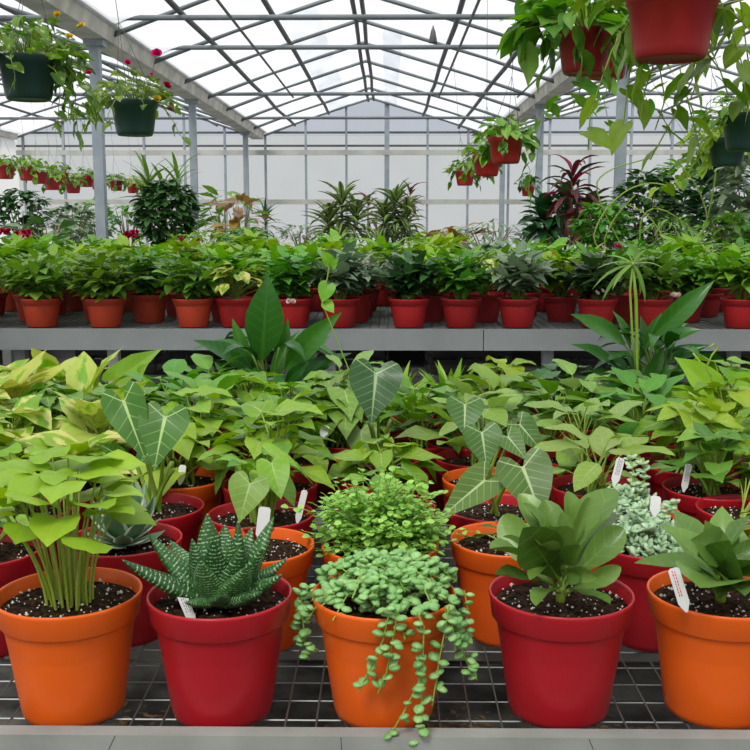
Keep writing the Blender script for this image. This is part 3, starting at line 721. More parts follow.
# --- hero leaved plants
def hero(r, sz, leaves, mat, kind='arrow', pet=.0032, crown=.014, petmat=None, fill=None):
    """leaves: (attach px,py, tip px,py, dY attach, dY tip, width factor)"""
    fo, st = MB(), MB()
    for (ax, ay, tx, ty, d0, d1, W) in leaves:
        A = loc(r, at(ax, ay, r.location.y+d0)); Tp = loc(r, at(tx, ty, r.location.y+d1))
        leaf_to(fo, A, Tp, UPC, W, .25, .22, kind)
        b0 = Vector((U(-crown, crown), U(-crown, crown), sz-.003))
        st.tube(curve(b0, A, Vector((0, .015, .01)), 7), [pet*1.7, pet*1.5, pet*1.2, pet, pet*.85, pet*.75, pet*.7], 6, False)
    return fo, st
random.seed(61)
r, sz, sr = P1('potted_syngonium', 20, 508, .19, M_RED, 'red pot beside the left edge, third row back, under lime leaves')
fo, st = petiole_plant(16, .12, .09, .07, 'heart', sz=sz); add_parts(r, fo, st, G['lime'])
r, sz, sr = P1('potted_alocasia', 152, 506, .19, M_RED, 'red pot with two big green arrow-shaped leaves with pale veins, left side', perl=80)
fo, st = hero(r, sz, [(124,402,147,464,-.06,-.1,.85),(165,418,154,472,-.07,-.11,1.25),(118,455,96,442,.02,.0,.9),(150,452,133,470,.04,.0,1)], 'aloc')
for a in (-.4, .9, 2.4): st.tube(curve((0, 0, sz), (.05*math.cos(a), .05*math.sin(a), sz+.09), (0, 0, .01)), .004, 6)
add_parts(r, fo, st, leaf_mat('green_alocasia_leaf', (.045, .15, .028), (.065, .19, .032), vein=(.45, .66, .26), vs_=.9, n=4.6, slope=.75, mid=.028, lw=.88, trans=.15))
r, sz, sr = P1('potted_alocasia', 261, 513, .19, M_RED, 'red pot with one drooping arrow leaf before thick pale stems, centre left', perl=80)
fo, st = hero(r, sz, [(250,484,239,524,-.10,-.13,1.35)], 'aloc'); fo.obj('large_leaf', G['synd'], r); fo = MB()
for i in range(12):
    a = i*2.4; q = .2+.8*i/12; tp = Vector((.07*q*math.cos(a), .06*q*math.sin(a), sz+U(.08, .13))); st.tube(curve((.015*math.cos(a), .015*math.sin(a), sz), tp, (0, 0, .01)), [.0048, .0045, .004, .0034, .003, .0025], 6, False)
    leaf(fo, tp, a, U(-.6, .5), U(.05, .075), U(.9, 1.1), .6, .2, U(-.3, .3), 'heart')
add_parts(r, fo, st, G['synl'])
r, sz, sr = P1('potted_syngonium', 384, 506, .19, M_RED, 'red pot hidden directly behind the fluffy tiny-leaved dome')
fo, st = petiole_plant(12, .08, .07, .05, 'heart', sz=sz); add_parts(r, fo, st, G['synl'])
r, sz, sr = P1('potted_alocasia', 497, 507, .19, M_RED, 'red pot with two large pale-veined alocasia leaves leaning forward, centre right', perl=90)
fo, st = hero(r, sz, [(523,468,544,524,-.08,-.13,1.28),(484,481,437,521,-.07,-.12,.8)], 'aloc'); add_parts(r, fo, st, G['aloc'])
r, sz, sr = P1('potted_succulent', 627, 511, .19, M_ORANGE, 'orange pot of bead-leaved succulent with a tag, third row right of centre', perl=60)
lumpy(r, sz, 60, .07, .05, 63, arms=[[at(630,500,1.78), at(634,475,1.8), at(628,452,1.82)], [at(635,500,1.78), at(645,478,1.8), at(643,458,1.8)]])
r, sz, sr = P1('potted_peperomia', 750, 508, .19, M_RED, 'red pot at the right edge in the third row, soil speckled white', perl=90)
fo, st = petiole_plant(12, .09, .08, .06, 'ovate', sz=sz, W=.8, az0=.3, azs=3); add_parts(r, fo, st, G['broad'])

random.seed(71)
NPOT = 0
def gen(px, py, mat, sp, label, seed, name=None, cfg=None, perl=40, D=.19):
    random.seed(seed)
    spec = SPEC[sp]
    r, sz, sr = P1(name or spec[0], px, py, D, mat, label, perl=perl)
    kw = dict(spec[3]); kw.update(cfg or {})
    fn = kw.pop('fn', petiole_plant)
    fo, st = fn(sz=sz, **kw); add_parts(r, fo, st, G[spec[1]], G_ST.get(spec[2]))
    return r
G_ST = {'l': M_STEM, 'd': M_STEMD}
SPEC = {
 'syn': ('potted_syngonium', 'synl', 'l', dict(n=20, h=.15, spread=.085, L=.085, kind='heart', crown=.03, pitch=(-.7, .3), bend=.6, r=.0022)),
 'synd': ('potted_syngonium', 'synd', 'l', dict(n=24, h=.14, spread=.085, L=.088, kind='arrow', W=1.2, crown=.03, pitch=(-.9, .2), r=.0024)),
 'lime': ('potted_syngonium', 'fresh', 'l', dict(n=20, h=.15, spread=.09, L=.085, kind='heart', crown=.03, r=.0022)),
 'vari': ('potted_pothos', 'vari', 'l', dict(n=20, h=.12, spread=.09, L=.10, kind='heart', crown=.03, pitch=(-.4, .7))),
 'yell': ('potted_pothos', 'yell', 'l', dict(n=16, h=.12, spread=.08, L=.115, kind='heart', crown=.03, pitch=(-.2, .9))),
 'pale': ('potted_aglaonema', 'pale', 'l', dict(n=22, h=.13, spread=.08, L=.10, kind='ovate', W=.95, crown=.02, pitch=(-.3, .6))),
 'broad': ('potted_philodendron', 'mid', 'l', dict(n=22, h=.13, spread=.08, L=.10, kind='ovate', W=1, crown=.02, pitch=(-.3, .6))),
 'aloc': ('potted_alocasia', 'aloc', 'l', dict(n=12, h=.16, spread=.09, L=.10, kind='arrow', W=1.25, crown=.015, pitch=(-1.0, -.3), r=.003)),
 'spike': ('potted_grass_lily', 'fresh', 'l', dict(fn=lambda sz, n, L: (rosette(n, L, 'lance', sz, .55, .3, 1.45, .5), None), n=34, L=.15)),
 'dark': ('potted_philodendron', 'dark', 'd', dict(n=22, h=.13, spread=.09, L=.085, kind='heart', crown=.02)),
}
# fourth row
g = gen
g(-28, 482, M_RED, 'lime', 'red pot half cut by the left edge in the fourth row', 201)
g(76, 480, M_RED, 'vari', 'red pot behind the tall lime syngonium, yellow-blotched pothos leaves', 202, cfg=dict(h=.08))
g(179, 477, M_ORANGE, 'lime', 'orange pot of lime syngonium behind the two-leaved alocasia', 203, cfg=dict(n=16, h=.12), perl=80)
g(270, 483, M_RED, 'syn', 'red pot of dense lime syngonium on many stems, left of centre', 204)
g(383, 476, M_RED, 'syn', 'red pot of lime syngonium under the dark alocasia leaf', 205, cfg=dict(h=.08, n=16))
r, sz, sr = P1('potted_alocasia', 489, 478, .19, M_ORANGE, 'orange pot with two upright overlapping dark alocasia leaves, centre right', perl=70)
random.seed(206); fo, st = hero(r, sz, [(482,433,487,471,-.08,-.11,1.35),(465,405,464,438,-.04,-.08,1.45),(508,437,528,462,.0,-.03,1.1),(520,425,545,455,.02,0,1.0)], 'aloc'); add_parts(r, fo, st, G['aloc'])
g(598, 485, M_RED, 'pale', 'red pot of pale green ovate leaves behind the grey succulents', 207, cfg=dict(n=16, h=.1))
r = g(712, 487, M_RED, 'broad', 'red pot with thick bundled stems and jagged mid-green leaves, right', 208, cfg=dict(n=24, h=.12, spread=.07, kind='arrow', W=1.2, L=.07, crown=.014, r=.003), perl=90)
g(806, 484, M_RED, 'syn', 'red pot beyond the right edge in the fourth row', 209)
# fifth row
rowE = [(16, 'vari', M_RED, 'red pot of variegated pothos, fifth row, first from left edge'), (104, 'yell', M_RED, 'red pot of cream-yellow pothos leaves left of the arrow-leaf alocasia'),
        (194, 'lime', M_RED, 'red pot of bright lime leaves, fifth row, above the orange syngonium pot'), (283, 'syn', M_RED, 'red pot of lime veined syngonium, fifth row, left of dark alocasia'),
        (378, None, M_RED, 'red pot of the single very dark heart-shaped alocasia leaf, centre'), (478, 'pale', M_RED, 'red pot of pale ovate leaves behind the overlapping alocasias'),
        (580, 'pale', M_RED, 'red pot of pale green broad leaves, fifth row, right of centre'), (688, 'syn', M_RED, 'red pot of bushy syngonium behind the white-tagged pot'),
        (782, 'lime', M_RED, 'red pot of lime syngonium at the right edge, fifth row')]
for i, (px, sp, mt, lb) in enumerate(rowE):
    if sp: g(px, 457 if px < 600 else 464, mt, sp, lb, 300+i, perl=25)
    else:
        r, sz, sr = P1('potted_alocasia', px, 457, .19, mt, lb, perl=20); random.seed(305)
        fo, st = hero(r, sz, [(376,374,371,427,-.1,-.14,1.35)], 'alod')
        for a in (.3, 2.2, 4): st.tube(curve((0, 0, sz), (.03*math.cos(a), .03*math.sin(a), sz+.1), (0, 0, .01)), .0045, 6)
        add_parts(r, fo, st, G['alod'], M_STEMD)
        random.seed(306)
rowF = [(-30, 'vari'), (52, 'synd'), (128, 'synd'), (207, 'broad'), (288, 'syn'), (345, 'synd'), (420, 'broad'), (466, 'pale'), (550, 'broad'), (638, 'broad'), (725, 'lime'), (810, 'syn')]
rowG = [(10, 'yell'), (88, 'yell'), (168, 'broad'), (248, 'syn'), (330, 'synd'), (412, 'spike'), (496, 'broad'), (576, 'pale'), (640, 'synd'), (790, 'syn')]
rowH = [(-20, 'vari'), (58, 'yell'), (212, 'broad'), (345, 'pale'), (398, 'spike'), (450, 'spike'), (505, 'lime'), (560, 'dark'), (720, 'lime')]
desc = dict(vari='yellow-splashed pothos', synd='green arrow-leaf syngonium', lime='lime-green syngonium', syn='pale-veined syngonium', pale='pale broad-leaf aglaonema', broad='mid-green philodendron', yell='creamy yellow pothos', spike='narrow pointed green leaves', dark='dark green philodendron')
orde = ['first', 'second', 'third', 'fourth', 'fifth', 'sixth', 'seventh', 'eighth', 'ninth', 'tenth', 'eleventh', 'twelfth', 'thirteenth', 'fourteenth', 'fifteenth', 'sixteenth']
for ri, (row, py, nm) in enumerate(((rowF, 440, 'sixth row'), (rowG, 424, 'seventh row'), (rowH, 410, 'back row'))):
    for i, (px, sp) in enumerate(row):
        g(px, py+U(-1, 1), M_RED, sp, 'red pot of %s, near bench %s, %s from left' % (desc[sp], nm, orde[i]), 400+ri*40+i, perl=0)

# peace lilies and the tall umbrella-topped plant at the back of the near bench
def lily(px, py, D, label, tips, seed, name='potted_peace_lily', W=1.15):
    random.seed(seed); r, sz, sr = P1(name, px, py, D, M_RED, label, perl=0)
    fo, st = MB(), MB()
    for bx, by, tx, ty, d0, d1, wd in tips:
        A = loc(r, at(bx, by, r.location.y+d0)); Tp = loc(r, at(tx, ty, r.location.y+d1)); leaf_to(fo, A, Tp, Vector((U(-.5, .5), -.8, U(.4, 1))), W*wd*(.8 if wd < 1.5 else .78), U(.4, .9), .35, 'lance')
        st.tube(curve((U(-.02, .02), U(-.02, .02), sz), A, Vector((0, 0, .01)), 6), [.004, .0036, .0032, .003, .0026, .0022], 6, False)
    for i in range(16):
        a = i*2.4+U(-.3, .3); A = Vector((.05*math.cos(a), .05*math.sin(a), sz+U(.06, .2))); st.tube(curve((0, 0, sz), A, (0, 0, .01), 5), .003, 5)
        leaf(fo, A, a, U(.2, 1.0), U(.13, .19), U(.75, .95), U(.9, 1.7), .3, U(-.3, .3), 'lance')
    add_parts(r, fo, st, G['spath'], M_STEMD); return r
lily(270, 399, .2, 'large dark glossy peace lily standing tall behind the lime syngoniums', [
 (262,360,268,274,0,-.02,1.6),(285,370,342,312,-.02,-.1,1.0),(255,375,193,340,-.03,-.1,1.15),(290,385,352,353,.02,.0,1.0),(250,372,232,318,.03,.03,.9),(275,365,288,318,.04,.04,1.1),(240,380,215,362,-.05,-.08,1.1),
 (300,380,330,335,.05,.05,1),(262,385,240,345,.04,.06,1.2),(285,385,310,360,-.05,-.08,1.2),(270,380,300,330,0,.02,1),(250,390,205,380,-.02,-.06,1.2),(295,395,345,380,-.02,-.06,1.1),(265,375,255,322,.05,.05,1)], 501)
lily(660, 399, .2, 'dark-leaved peace lily at the back of the near bench, right side', [
 (625,345,570,314,-.02,-.08,1.0),(618,370,570,344,-.02,-.1,.8),(650,340,715,280,-.02,-.06,.9),(655,345,702,330,-.04,-.1,1.2),(630,350,612,310,.02,.02,1.0),(645,350,662,312,.0,0,1.1),(652,365,710,345,0,-.04,1),
 (620,380,580,372,-.03,-.06,1),(630,375,600,350,.03,.05,1.1),(650,380,690,368,-.03,-.06,1.2),(640,360,640,315,.05,.05,1.2),(628,390,585,395,-.04,-.08,1.1),(660,390,700,390,0,0,1.2),(640,385,625,352,-.05,-.08,1.2),(655,350,690,300,.05,.05,1.1),(640,390,665,345,-.04,-.04,1.1)], 502)
random.seed(503)
r, sz, sr = P1('potted_umbrella_plant', 598, 407, .19, M_RED, 'tall bare green stem topped with drooping umbrella of narrow leaves', perl=0)
yb = r.location.y; st, fo = MB(), MB()
sp = [loc(r, at(x, y, yb-.02)) for x, y in ((637, 385), (637, 340), (636, 300), (633, 264))]
st.tube([Vector((0, 0, sz))]+sp, [.006, .0055, .005, .0045, .0035], 8); tp = sp[-1]
st.tube([sp[0], loc(r, at(632, 330, yb-.03)), loc(r, at(630, 290, yb-.03)), loc(r, at(633, 262, yb-.02))], .0032, 7)
for tx, ty, d in ((592,290,-.03),(602,302,-.05),(595,270,.0),(645,303,-.06),(662,285,.02),(655,262,.05),(610,268,.06),(647,250,.03),(625,252,.02),(668,272,0),(612,290,-.08),(640,295,.05),(600,258,.05)):
    leaf_to(fo, tp, loc(r, at(tx, ty, yb+d)), Vector((0, -.3, 1)), 1.15, 1.0, .2, 'strap')
add_parts(r, fo, st, G['cane'], M_STEM)
# extra hero leaves: long leaf poking up at left, curled vine tips at right belong to pots of their rows
random.seed(504)
r, sz, sr = P1('potted_syngonium', 118, 396, .19, M_RED, 'near bench plant with one long upward-pointing green leaf before the far bench leg', perl=0)
fo, st = hero(r, sz, [(115,380,162,349,-.02,.0,.6),(140,372,148,364,-.05,-.06,1),(85,375,60,372,0,-.03,1.4),(150,392,120,405,-.05,-.1,1)], 'synl', 'heart'); add_parts(r, fo, st, G['fresh'])
r, sz, sr = P1('potted_syngonium', 712, 424, .19, M_RED, 'syngonium with thin curling yellow-green shoots reaching above the others, far right', perl=0)
fo, st = hero(r, sz, [(712,390,674,357,-.02,-.04,.8),(735,385,760,375,-.02,-.04,1.1),(700,395,690,380,0,0,1.2),(720,410,760,415,-.03,-.06,1.1),(690,405,655,395,-.03,-.06,1.1)], 'lime', 'heart')
st.tube([loc(r, at(x, y, r.location.y-.02)) for x, y in ((718, 400), (712, 380), (706, 368), (712, 355), (718, 348), (714, 344), (708, 348))], [.003, .0028, .0026, .0024, .003, .003, .002], 6)
st.tube([loc(r, at(x, y, r.location.y-.02)) for x, y in ((711, 376), (700, 362), (693, 353))], .0024, 6)
add_parts(r, fo, st, G['lime'])

# --- plastic plant tags
def ptag(px, py, tx, ty, Y, wd, label, ink=M_INK, ang=0):
    """px,py foot of the visible tag, tx,ty its top"""
    a = at(px, py, Y); b = at(tx, ty, Y+.01); d = (b-a); L = d.length; d.normalize()
    s_ = d.cross(Vector((0, -1, .2))).normalized(); n = s_.cross(d).normalized()
    if n.y > 0: n = -n
    r = empty('plant_tag', a, label, 'plant tag', 'white plant tags')
    m = MB(); th = .0006; a0 = -d*.03
    pr = [(-wd/2*.2, -.016), (wd/2*.2, -.016), (wd/2, -.004), (wd/2, L-.003), (wd/2-.003, L), (-wd/2+.003, L), (-wd/2, L-.003), (-wd/2, -.004)]
    V = [s_*x+d*y+n*z for z in (th, -th) for x, y in pr]; k_ = len(pr)
    m.add(V, [tuple(range(k_)), tuple(range(k_, 2*k_))[::-1]]+[(i, k_+i, k_+(i+1) % k_, (i+1) % k_) for i in range(k_)])
    m.obj('tag_body', M_TAG, r, smooth=False)
    if ink:
        m = MB()
        for q in range(2 if ink is M_RINK else 3):
            x0 = -wd*.22+q*wd*.2; y = L*.12
            while y < L*.9:
                l_ = U(.0015, .004); V = [s_*xx+d*yy+n*zz for zz in (th+.0002, th+.0004) for xx, yy in ((x0, y), (x0+wd*.08, y), (x0+wd*.08, y+l_), (x0, y+l_))]
                m.add(V, [(0, 1, 2, 3), (7, 6, 5, 4), (0, 4, 5, 1), (1, 5, 6, 2), (2, 6, 7, 3), (3, 7, 4, 0)]); y += l_+U(.0008, .002)
        m.obj('printed_text', ink, r, smooth=False)
random.seed(81)
ptag(190, 615, 180, 591, 1.31, .013, 'white plant tag leaning left in the haworthia pot', M_INK)
ptag(262, 532, 265, 507, 1.535, .019, 'blank white tag upright behind the haworthia', None)
ptag(299, 515, 305, 490, 1.72, .011, 'narrow white tag in the arrow-leaf pot beside the fluffy plant', None)
ptag(616, 477, 621, 458, 1.72, .014, 'small printed tag standing among the bead succulents', M_INK)
ptag(685, 484, 689, 464, 1.93, .013, 'white printed tag in the thick-stemmed pot at the right', M_INK)
ptag(683, 600, 673, 568, 1.28, .015, 'white tag with red lettering in the front right orange pot', M_RINK)
ptag(655, 508, 656, 496, 1.66, .017, 'short white tag behind the grey bead succulent heap', None)
ptag(181, 477, 183, 465, 1.95, .014, 'pale tag in the orange pot behind the two-leaved alocasia', None)
ptag(324, 432, 326, 426, 2.2, .018, 'tiny white tag far back beside the dark alocasia leaf', None)

# ------------------------------------------------------------------ far bench rows
V2 = {}
def variant(sp, i):
    key = (sp, i)
    if key in V2: return V2[key]
    random.seed(900+i*17+len(sp)*131+ord(sp[0])); D = .235; kind = 'azalea'
    mat = {'t': M_TERRA, 'r': M_DRED}[sp[-1]]
    r = empty('potted_foliage_plant', (0, 0, -50)); pm, sm, sz, sr = pot_mesh('azalea', D)
    put('pot', pm, mat, r); put('soil', sm, M_SOIL, r)
    b = sp[:-1]
    if b == 'imp': fo, st = bushy(21, .25, .21, .12, 'ovate', sz, .9, 9, .003, .55, .8); g_ = 'mid'
    elif b == 'pep': fo, st = bushy(22, .27, .19, .10, 'heart_s', sz, .9, 9, .003, .45, .7); g_ = 'silver' if i % 3 == 0 else 'mid'
    elif b == 'drk': fo, st = bushy(20, .27, .18, .10, 'heart_s', sz, .95, 9, .003, .5, .85); g_ = 'dark' if i % 2 else 'mid'
    elif b == 'frs': fo, st = bushy(22, .28, .20, .115, 'heart', sz, .9, 8, .003, .4, .6); g_ = 'fresh'
    elif b == 'var': fo, st = petiole_plant(30, .2, .15, .12, 'ovate', .9, sz=sz, r=.003); g_ = 'vari'
    elif b == 'lng': fo, st = petiole_plant(34, .2, .16, .15, 'lance', 1.1, sz=sz, r=.003, pitch=(-.1, .8)); g_ = 'mid'
    add_parts(r, fo, st, G[g_], M_STEMD)
    V2[key] = [r, False]; return V2[key]
def far_plant(px, Y, sp, i, label, group, scale=1.0, rz=None, z=None):
    v = variant(sp, i)
    if not v[1]: o = v[0]; v[1] = True
    else: o = copy_tree(v[0])
    x = lookat_xy(px, Y, B2Z+.16)
    o.location = (x, Y, (B2Z if z is None else z)+.0005); o.rotation_euler = (0, 0, rz if rz is not None else U(0, 6.28)); o.scale = (scale,)*3
    tag(o, label, 'potted plant', group); return o
front = [(-30, 'impt', 'terracotta pot cut by the left edge, far bench front row'), (41, 'impt', 'leftmost whole terracotta pot on the far bench edge, soft green leaves'), (105, 'impt', 'second terracotta pot on the far bench edge, bushy green leaves'),
 (193, 'impt', 'third terracotta pot on the far bench edge, left of the peace lily tip'), (236, 'varr', 'variegated spider-like plant in red pot above the peace lily leaf'), (292, 'drkr', 'red pot just right of the peace lily tall leaf, far bench edge'), (340, 'pepr', 'red pot with dusky rounded leaves beside the hanging thin vine'),
 (409, 'drkr', 'red pot at centre of far bench edge with dark rounded leaves'), (461, 'pepr', 'red pot right of centre on far bench edge, grey-green leaves'), (518, 'pepr', 'red pot on far bench edge left of the pink flowers'),
 (597, 'drkr', 'red pot behind the drooping umbrella leaves, far bench edge'), (652, 'pepr', 'red pot partly behind the tall umbrella stem, far bench edge'), (742, 'frsr', 'red pot at far bench edge, cut by right side'), (805, 'frsr', 'red pot past the right edge on far bench')]
random.seed(91); far_i = 0
for i, (px, sp, lb) in enumerate(front): far_plant(px, 5.76, sp, i % 3, lb, None, 1.0)
random.seed(92)
rows = [(6.08, 66), (6.42, 60), (6.8, 58), (7.2, 56), (7.62, 52), (8.05, 50), (8.5, 48)]
for ri, (Y, stp) in enumerate(rows):
    px = -40+(ri % 2)*30; k2 = 0
    while px < 800:
        if px < 215: sp = random.choice(['impt', 'impt', 'lngr', 'frst']) if ri > 0 else 'impt'
        elif px < 480: sp = random.choice(['frsr', 'frsr', 'pepr', 'drkr']) if ri < 2 else random.choice(['frsr', 'frsr', 'varr'])
        else: sp = random.choice(['pepr', 'frsr', 'varr', 'lngr', 'drkr'])
        cl_ = 'terracotta' if sp[-1] == 't' else 'red'
        if ri == 0: lb = '%s pot standing in the second row of the far bench, %s from left' % (cl_, orde[k2]); gp = None
        else: lb, gp = 'leafy green pot plant crowded into the middle and back of the far bench', 'crowded plants on the far bench'
        far_plant(px+U(-10, 10), Y+U(-.05, .05), sp, random.randrange(3), lb, gp, U(.88, 1.05) if ri < 5 else U(.95, 1.12)); px += stp; k2 += 1

# flowers and oddments on the far bench
def tops(pre): return [o for o in COL.objects if o.parent is None and o.type == 'EMPTY' and o.name.startswith(pre)]
def flower_spray(px, py, Y, mat, desc_, n=3, R=.015, size=.025, pre='potted_foliage'):
    # blossoms belong to the nearest plant
    p = at(px, py, Y); o = min(tops(pre), key=lambda q: (q.location.x-p.x)**2+(q.location.y-p.y)**2*(.3 if pre != 'potted_foliage' else 1))
    Mi = (Matrix.Translation(o.location) @ Euler(o.rotation_euler).to_matrix().to_4x4() @ Matrix.Diagonal((*o.scale, 1))).inverted()
    c = Mi @ p; m = flowers(n, c, R, size); f = m.obj('flower', mat, o); f['label'] = desc_
    m = MB(); m.tube(curve((c.x*.1, c.y*.1, .12), c, (0, 0, .03), 6), .002, 5); m.obj('flower_stalk', M_STEMD, f)
    if 'group' in o: del o['group']; o['label'] = 'crowded far bench plant bearing the %s' % desc_
random.seed(95)
for px, py, Y, mt, lb, n, s_ in ((618, 248, 5.62, 'pink', 'bright pink blossom above the drooping umbrella leaves', 3, .035), (553, 255, 5.7, 'pink', 'small pink blossom left of the bright pink one', 1, .022), (601, 250, 5.72, 'ppet', 'cream bud beside the bright pink blossom', 1, .022),
    (598, 293, 5.6, 'ppet', 'dusty pink flower at a red pot rim behind umbrella leaves', 3, .03), (676, 297, 5.55, 'ppet', 'white and pink star flower by the peace lily, right', 4, .035), (365, 264, 5.75, 'ppet', 'pale pink petals among leaves above the bench centre', 2, .025), (291, 303, 5.55, 'ppet', 'pale cream flower hanging right of the peace lily leaf', 3, .03),
    (182, 241, 5.9, 'rpet', 'small red bud left of the second post', 2, .03), (203, 240, 6.0, 'rpet', 'small red bud right of the second post', 1, .03), (596, 264, 5.7, 'ppet', 'tiny rose bud beneath the cream bud', 1, .018), (390, 264, 5.8, 'ppet', 'faded pink petals right of the pale pink ones', 1, .025)):
    flower_spray(px, py, Y, G[mt], lb, n, .02, s_)
# a long twining shoot rising from a near bench plant
r = min(tops('potted_syngonium'), key=lambda q: (q.location-atz(345, 440, B1Z)).length); st, fo = MB(), MB(); random.seed(96)
ys_ = r.location.y; pts = [at(x, y, ys_-.03) for x, y in ((352, 400), (352, 378), (345, 360), (335, 335), (325, 310), (326, 285), (329, 268), (324, 258))]; pts = [Vector((0, 0, .15))]+[p-r.location for p in pts]
st.tube(pts, .0017, 5)
for a, b, c, d in ((328, 285, 322, 303), (326, 303, 334, 313), (329, 262, 322, 251), (332, 266, 338, 258)): leaf_to(fo, at(a, b, ys_-.03)-r.location, at(c, d, ys_-.04)-r.location, UPC, 1.2, .2, .2, 'heart')
st.obj('twining_shoot', M_STEM, r); fo.obj('shoot_leaves', G['fresh'], r); r['label'] = 'red pot plant with thin shoot twining up before the far bench near centre'

# ------------------------------------------------------------------ tall plants beyond the far bench
def stand(x, Y, z, w_=.5, label=None):
    pass
def cane_plant(px, Y, top_py, bot_py, mat, label, name, L, n=34, heads=((0, 0),), kind='strap', W=1.2, trunk=.018, cat='tall plant', bend=1.2, lo=-.3, hi=1.35, pot=M_DRED, smat=None, Dp=.3):
    x = lookat_xy(px, Y, CZ); base = FZ
    r = empty(name, (x, Y, base), label, cat)
    pm, sm, sz, sr = pot_mesh('std', Dp); put('pot', pm, pot, r); put('soil', sm, M_SOIL, r)
    ztop = at(px, top_py, Y).z-base
    fo, st = MB(), MB()
    for dx, dz in heads:
        hz = ztop+dz; c = Vector((dx, U(-.06, .06), hz))
        st.tube(curve((dx*.2, 0, sz), c, (dx*.2, 0, 0), 6), [trunk, trunk, trunk*.9, trunk*.8, trunk*.75, trunk*.6], 7)
        for i in range(n):
            q = i/(n-1); az = i*2.39996+U(-.2, .2)
            leaf(fo, c-Vector((0, 0, q*L*.75)), az, hi+(lo-hi)*q+U(-.1, .1), L*U(.75, 1.1), W, bend*U(.6, 1.3), .3, 0, kind)
    add_parts(r, fo, st, mat, smat or M_WOODY); return r
FZ = .55   # height of the low staging at the rear
M_STG = simple('grey_staging', (.2, .21, .2), .8)
for x0, x1, y0, y1, lb in ((-9, -3.42, 9.4, 20.5, 'low grey staging table at the rear left under hanging baskets'), (-3.0, 2.4, 9.4, 20.5, 'low grey staging table at the rear centre below the striped dracaenas'), (2.82, 8.4, 9.4, 16, 'low grey staging table at the rear right under dense foliage')):
    r = empty('staging_table', ((x0+x1)/2, y0, 0), lb, 'bench')
    m = MB(); m.box((x0, y0, FZ-.05), (x1, y1, FZ)); part(m, 'table_top', M_STG, r)
    for xx in (x0+.1, x1-.18):
        for yy in (y0+.1, y1-.18): m = MB(); m.box((xx, yy, 0), (xx+.08, yy+.08, FZ-.05)); part(m, 'leg', M_STG, r)
random.seed(101)
cane_plant(342, 13.2, 196, 240, G['drac'], 'striped dracaena left of the pair against the end wall', 'potted_dracaena', .42, 44, ((0, -.05), (-.17, -.28), (.18, -.2)), 'lance', .62)
cane_plant(395, 14.6, 197, 240, G['drac'], 'striped dracaena with reddish upper leaves, right of the pair', 'potted_dracaena', .42, 44, ((0, -.05), (-.15, -.22), (.16, -.25)), 'lance', .62)
r = cane_plant(410, 17, 190, 240, G['cord'], 'dark red-leaved cordyline just behind the right striped dracaena', 'potted_cordyline', .35, 14, ((0, -.05),), 'lance', .6)
cane_plant(368, 16.4, 200, 240, G['cord'], 'dark red-leaved cordyline between the two striped dracaenas', 'potted_cordyline', .35, 12, ((0, -.05),), 'lance', .6)
cane_plant(160, 11.5, 180, 240, G['cane'], 'tall spiky dracaena with yellow-green tufts between the left posts', 'potted_dracaena', .42, 26, ((-.12, 0), (.22, .03), (.05, -.1)), 'strap', 1.1, bend=.9)
cane_plant(215, 19.0, 225, 240, G['cane'], 'low spiky yucca at the foot of the third left post', 'potted_yucca', .4, 40, ((.1, -.1),), 'strap', 1.1, bend=.7)
cane_plant(265, 18.0, 218, 240, G['dark'], 'dark spiky palm against the end wall, left of centre', 'potted_palm', .42, 40, ((0, .05),), 'strap', 1.0, bend=.9)
cane_plant(571, 10.4, 176, 240, G['cord'], 'tall red cordyline between the two right-hand posts', 'potted_cordyline', .42, 30, ((0, 0), (.14, -.35)), 'lance', .55, bend=1.5)
cane_plant(566, 11.6, 200, 240, G['dark'], 'dark green shrub underneath the tall red cordyline', 'potted_shrub', .33, 40, ((0, 0), (.25, -.1), (-.25, -.1)), 'ovate', .8, bend=1.0)
def shrub(px, Y, w_, y_top, y_bot, mat, label, n=260, L=.16, kind='ovate', W=.9, name='potted_shrub', stems=9, smat=None, pot=M_DRED, base=None):
    x = lookat_xy(px, Y, CZ); bz = FZ if base is None else base; r = empty(name, (x, Y, bz), label, 'shrub')
    pm, sm, sz, sr = pot_mesh('std', .3); put('pot', pm, pot, r); put('soil', sm, M_SOIL, r)
    z1 = at(px, y_top, Y).z-bz; z0 = max(at(px, y_bot, Y).z-bz, sz+.05); R = w_/2*Y/F
    fo, st = MB(), MB(); C = Vector((0, 0, (z0+z1)/2)); H = (z1-z0)/2
    for i in range(stems):
        a = i*2.39996; e = C+Vector((R*.75*math.cos(a), R*.75*math.sin(a), H*U(.1, .8))); st.tube(curve((0, 0, sz), e, (0, 0, .05), 6), [.012, .011, .009, .008, .006, .004], 6)
    for i in range(n):
        a = U(0, 6.28); zz = U(-1, 1); q = math.sqrt(max(0, 1-zz*zz))*U(.6, 1.05)
        leaf(fo, C+Vector((R*q*math.cos(a), R*q*math.sin(a), H*zz)), a+U(-.8, .8), U(-.4, .7), L*U(.6, 1.15), W, U(.3, 1), .15, U(-.4, .4), kind)
    add_parts(r, fo, st, mat, smat or M_WOODY); return r
random.seed(102)
shrub(167, 10.5, 52, 182, 244, G['dark'], 'dense dark bush under the spiky dracaena tufts, left', 900, .13)
shrub(226, 15.5, 46, 190, 236, G['mid'], 'canna-like clump with broad leaves beyond the second left post', 60, .35, 'lance', 1.3)
shrub(240, 13.6, 30, 195, 236, G['crot'], 'bronze-leaved canna right of the green canna clump', 22, .4, 'lance', 1.1)
shrub(22, 11.6, 44, 190, 240, G['dark'], 'tiered dark-leaved bush near the left edge', 300, .14)
shrub(45, 9.9, 44, 218, 245, G['broad'], 'broad upright glossy rubber plant leaves, left, before the tiered bush', 22, .34, 'ovate', .9)
shrub(72, 13.2, 44, 205, 240, G['silver'], 'grey-green bush to the left of the first post', 320, .14)
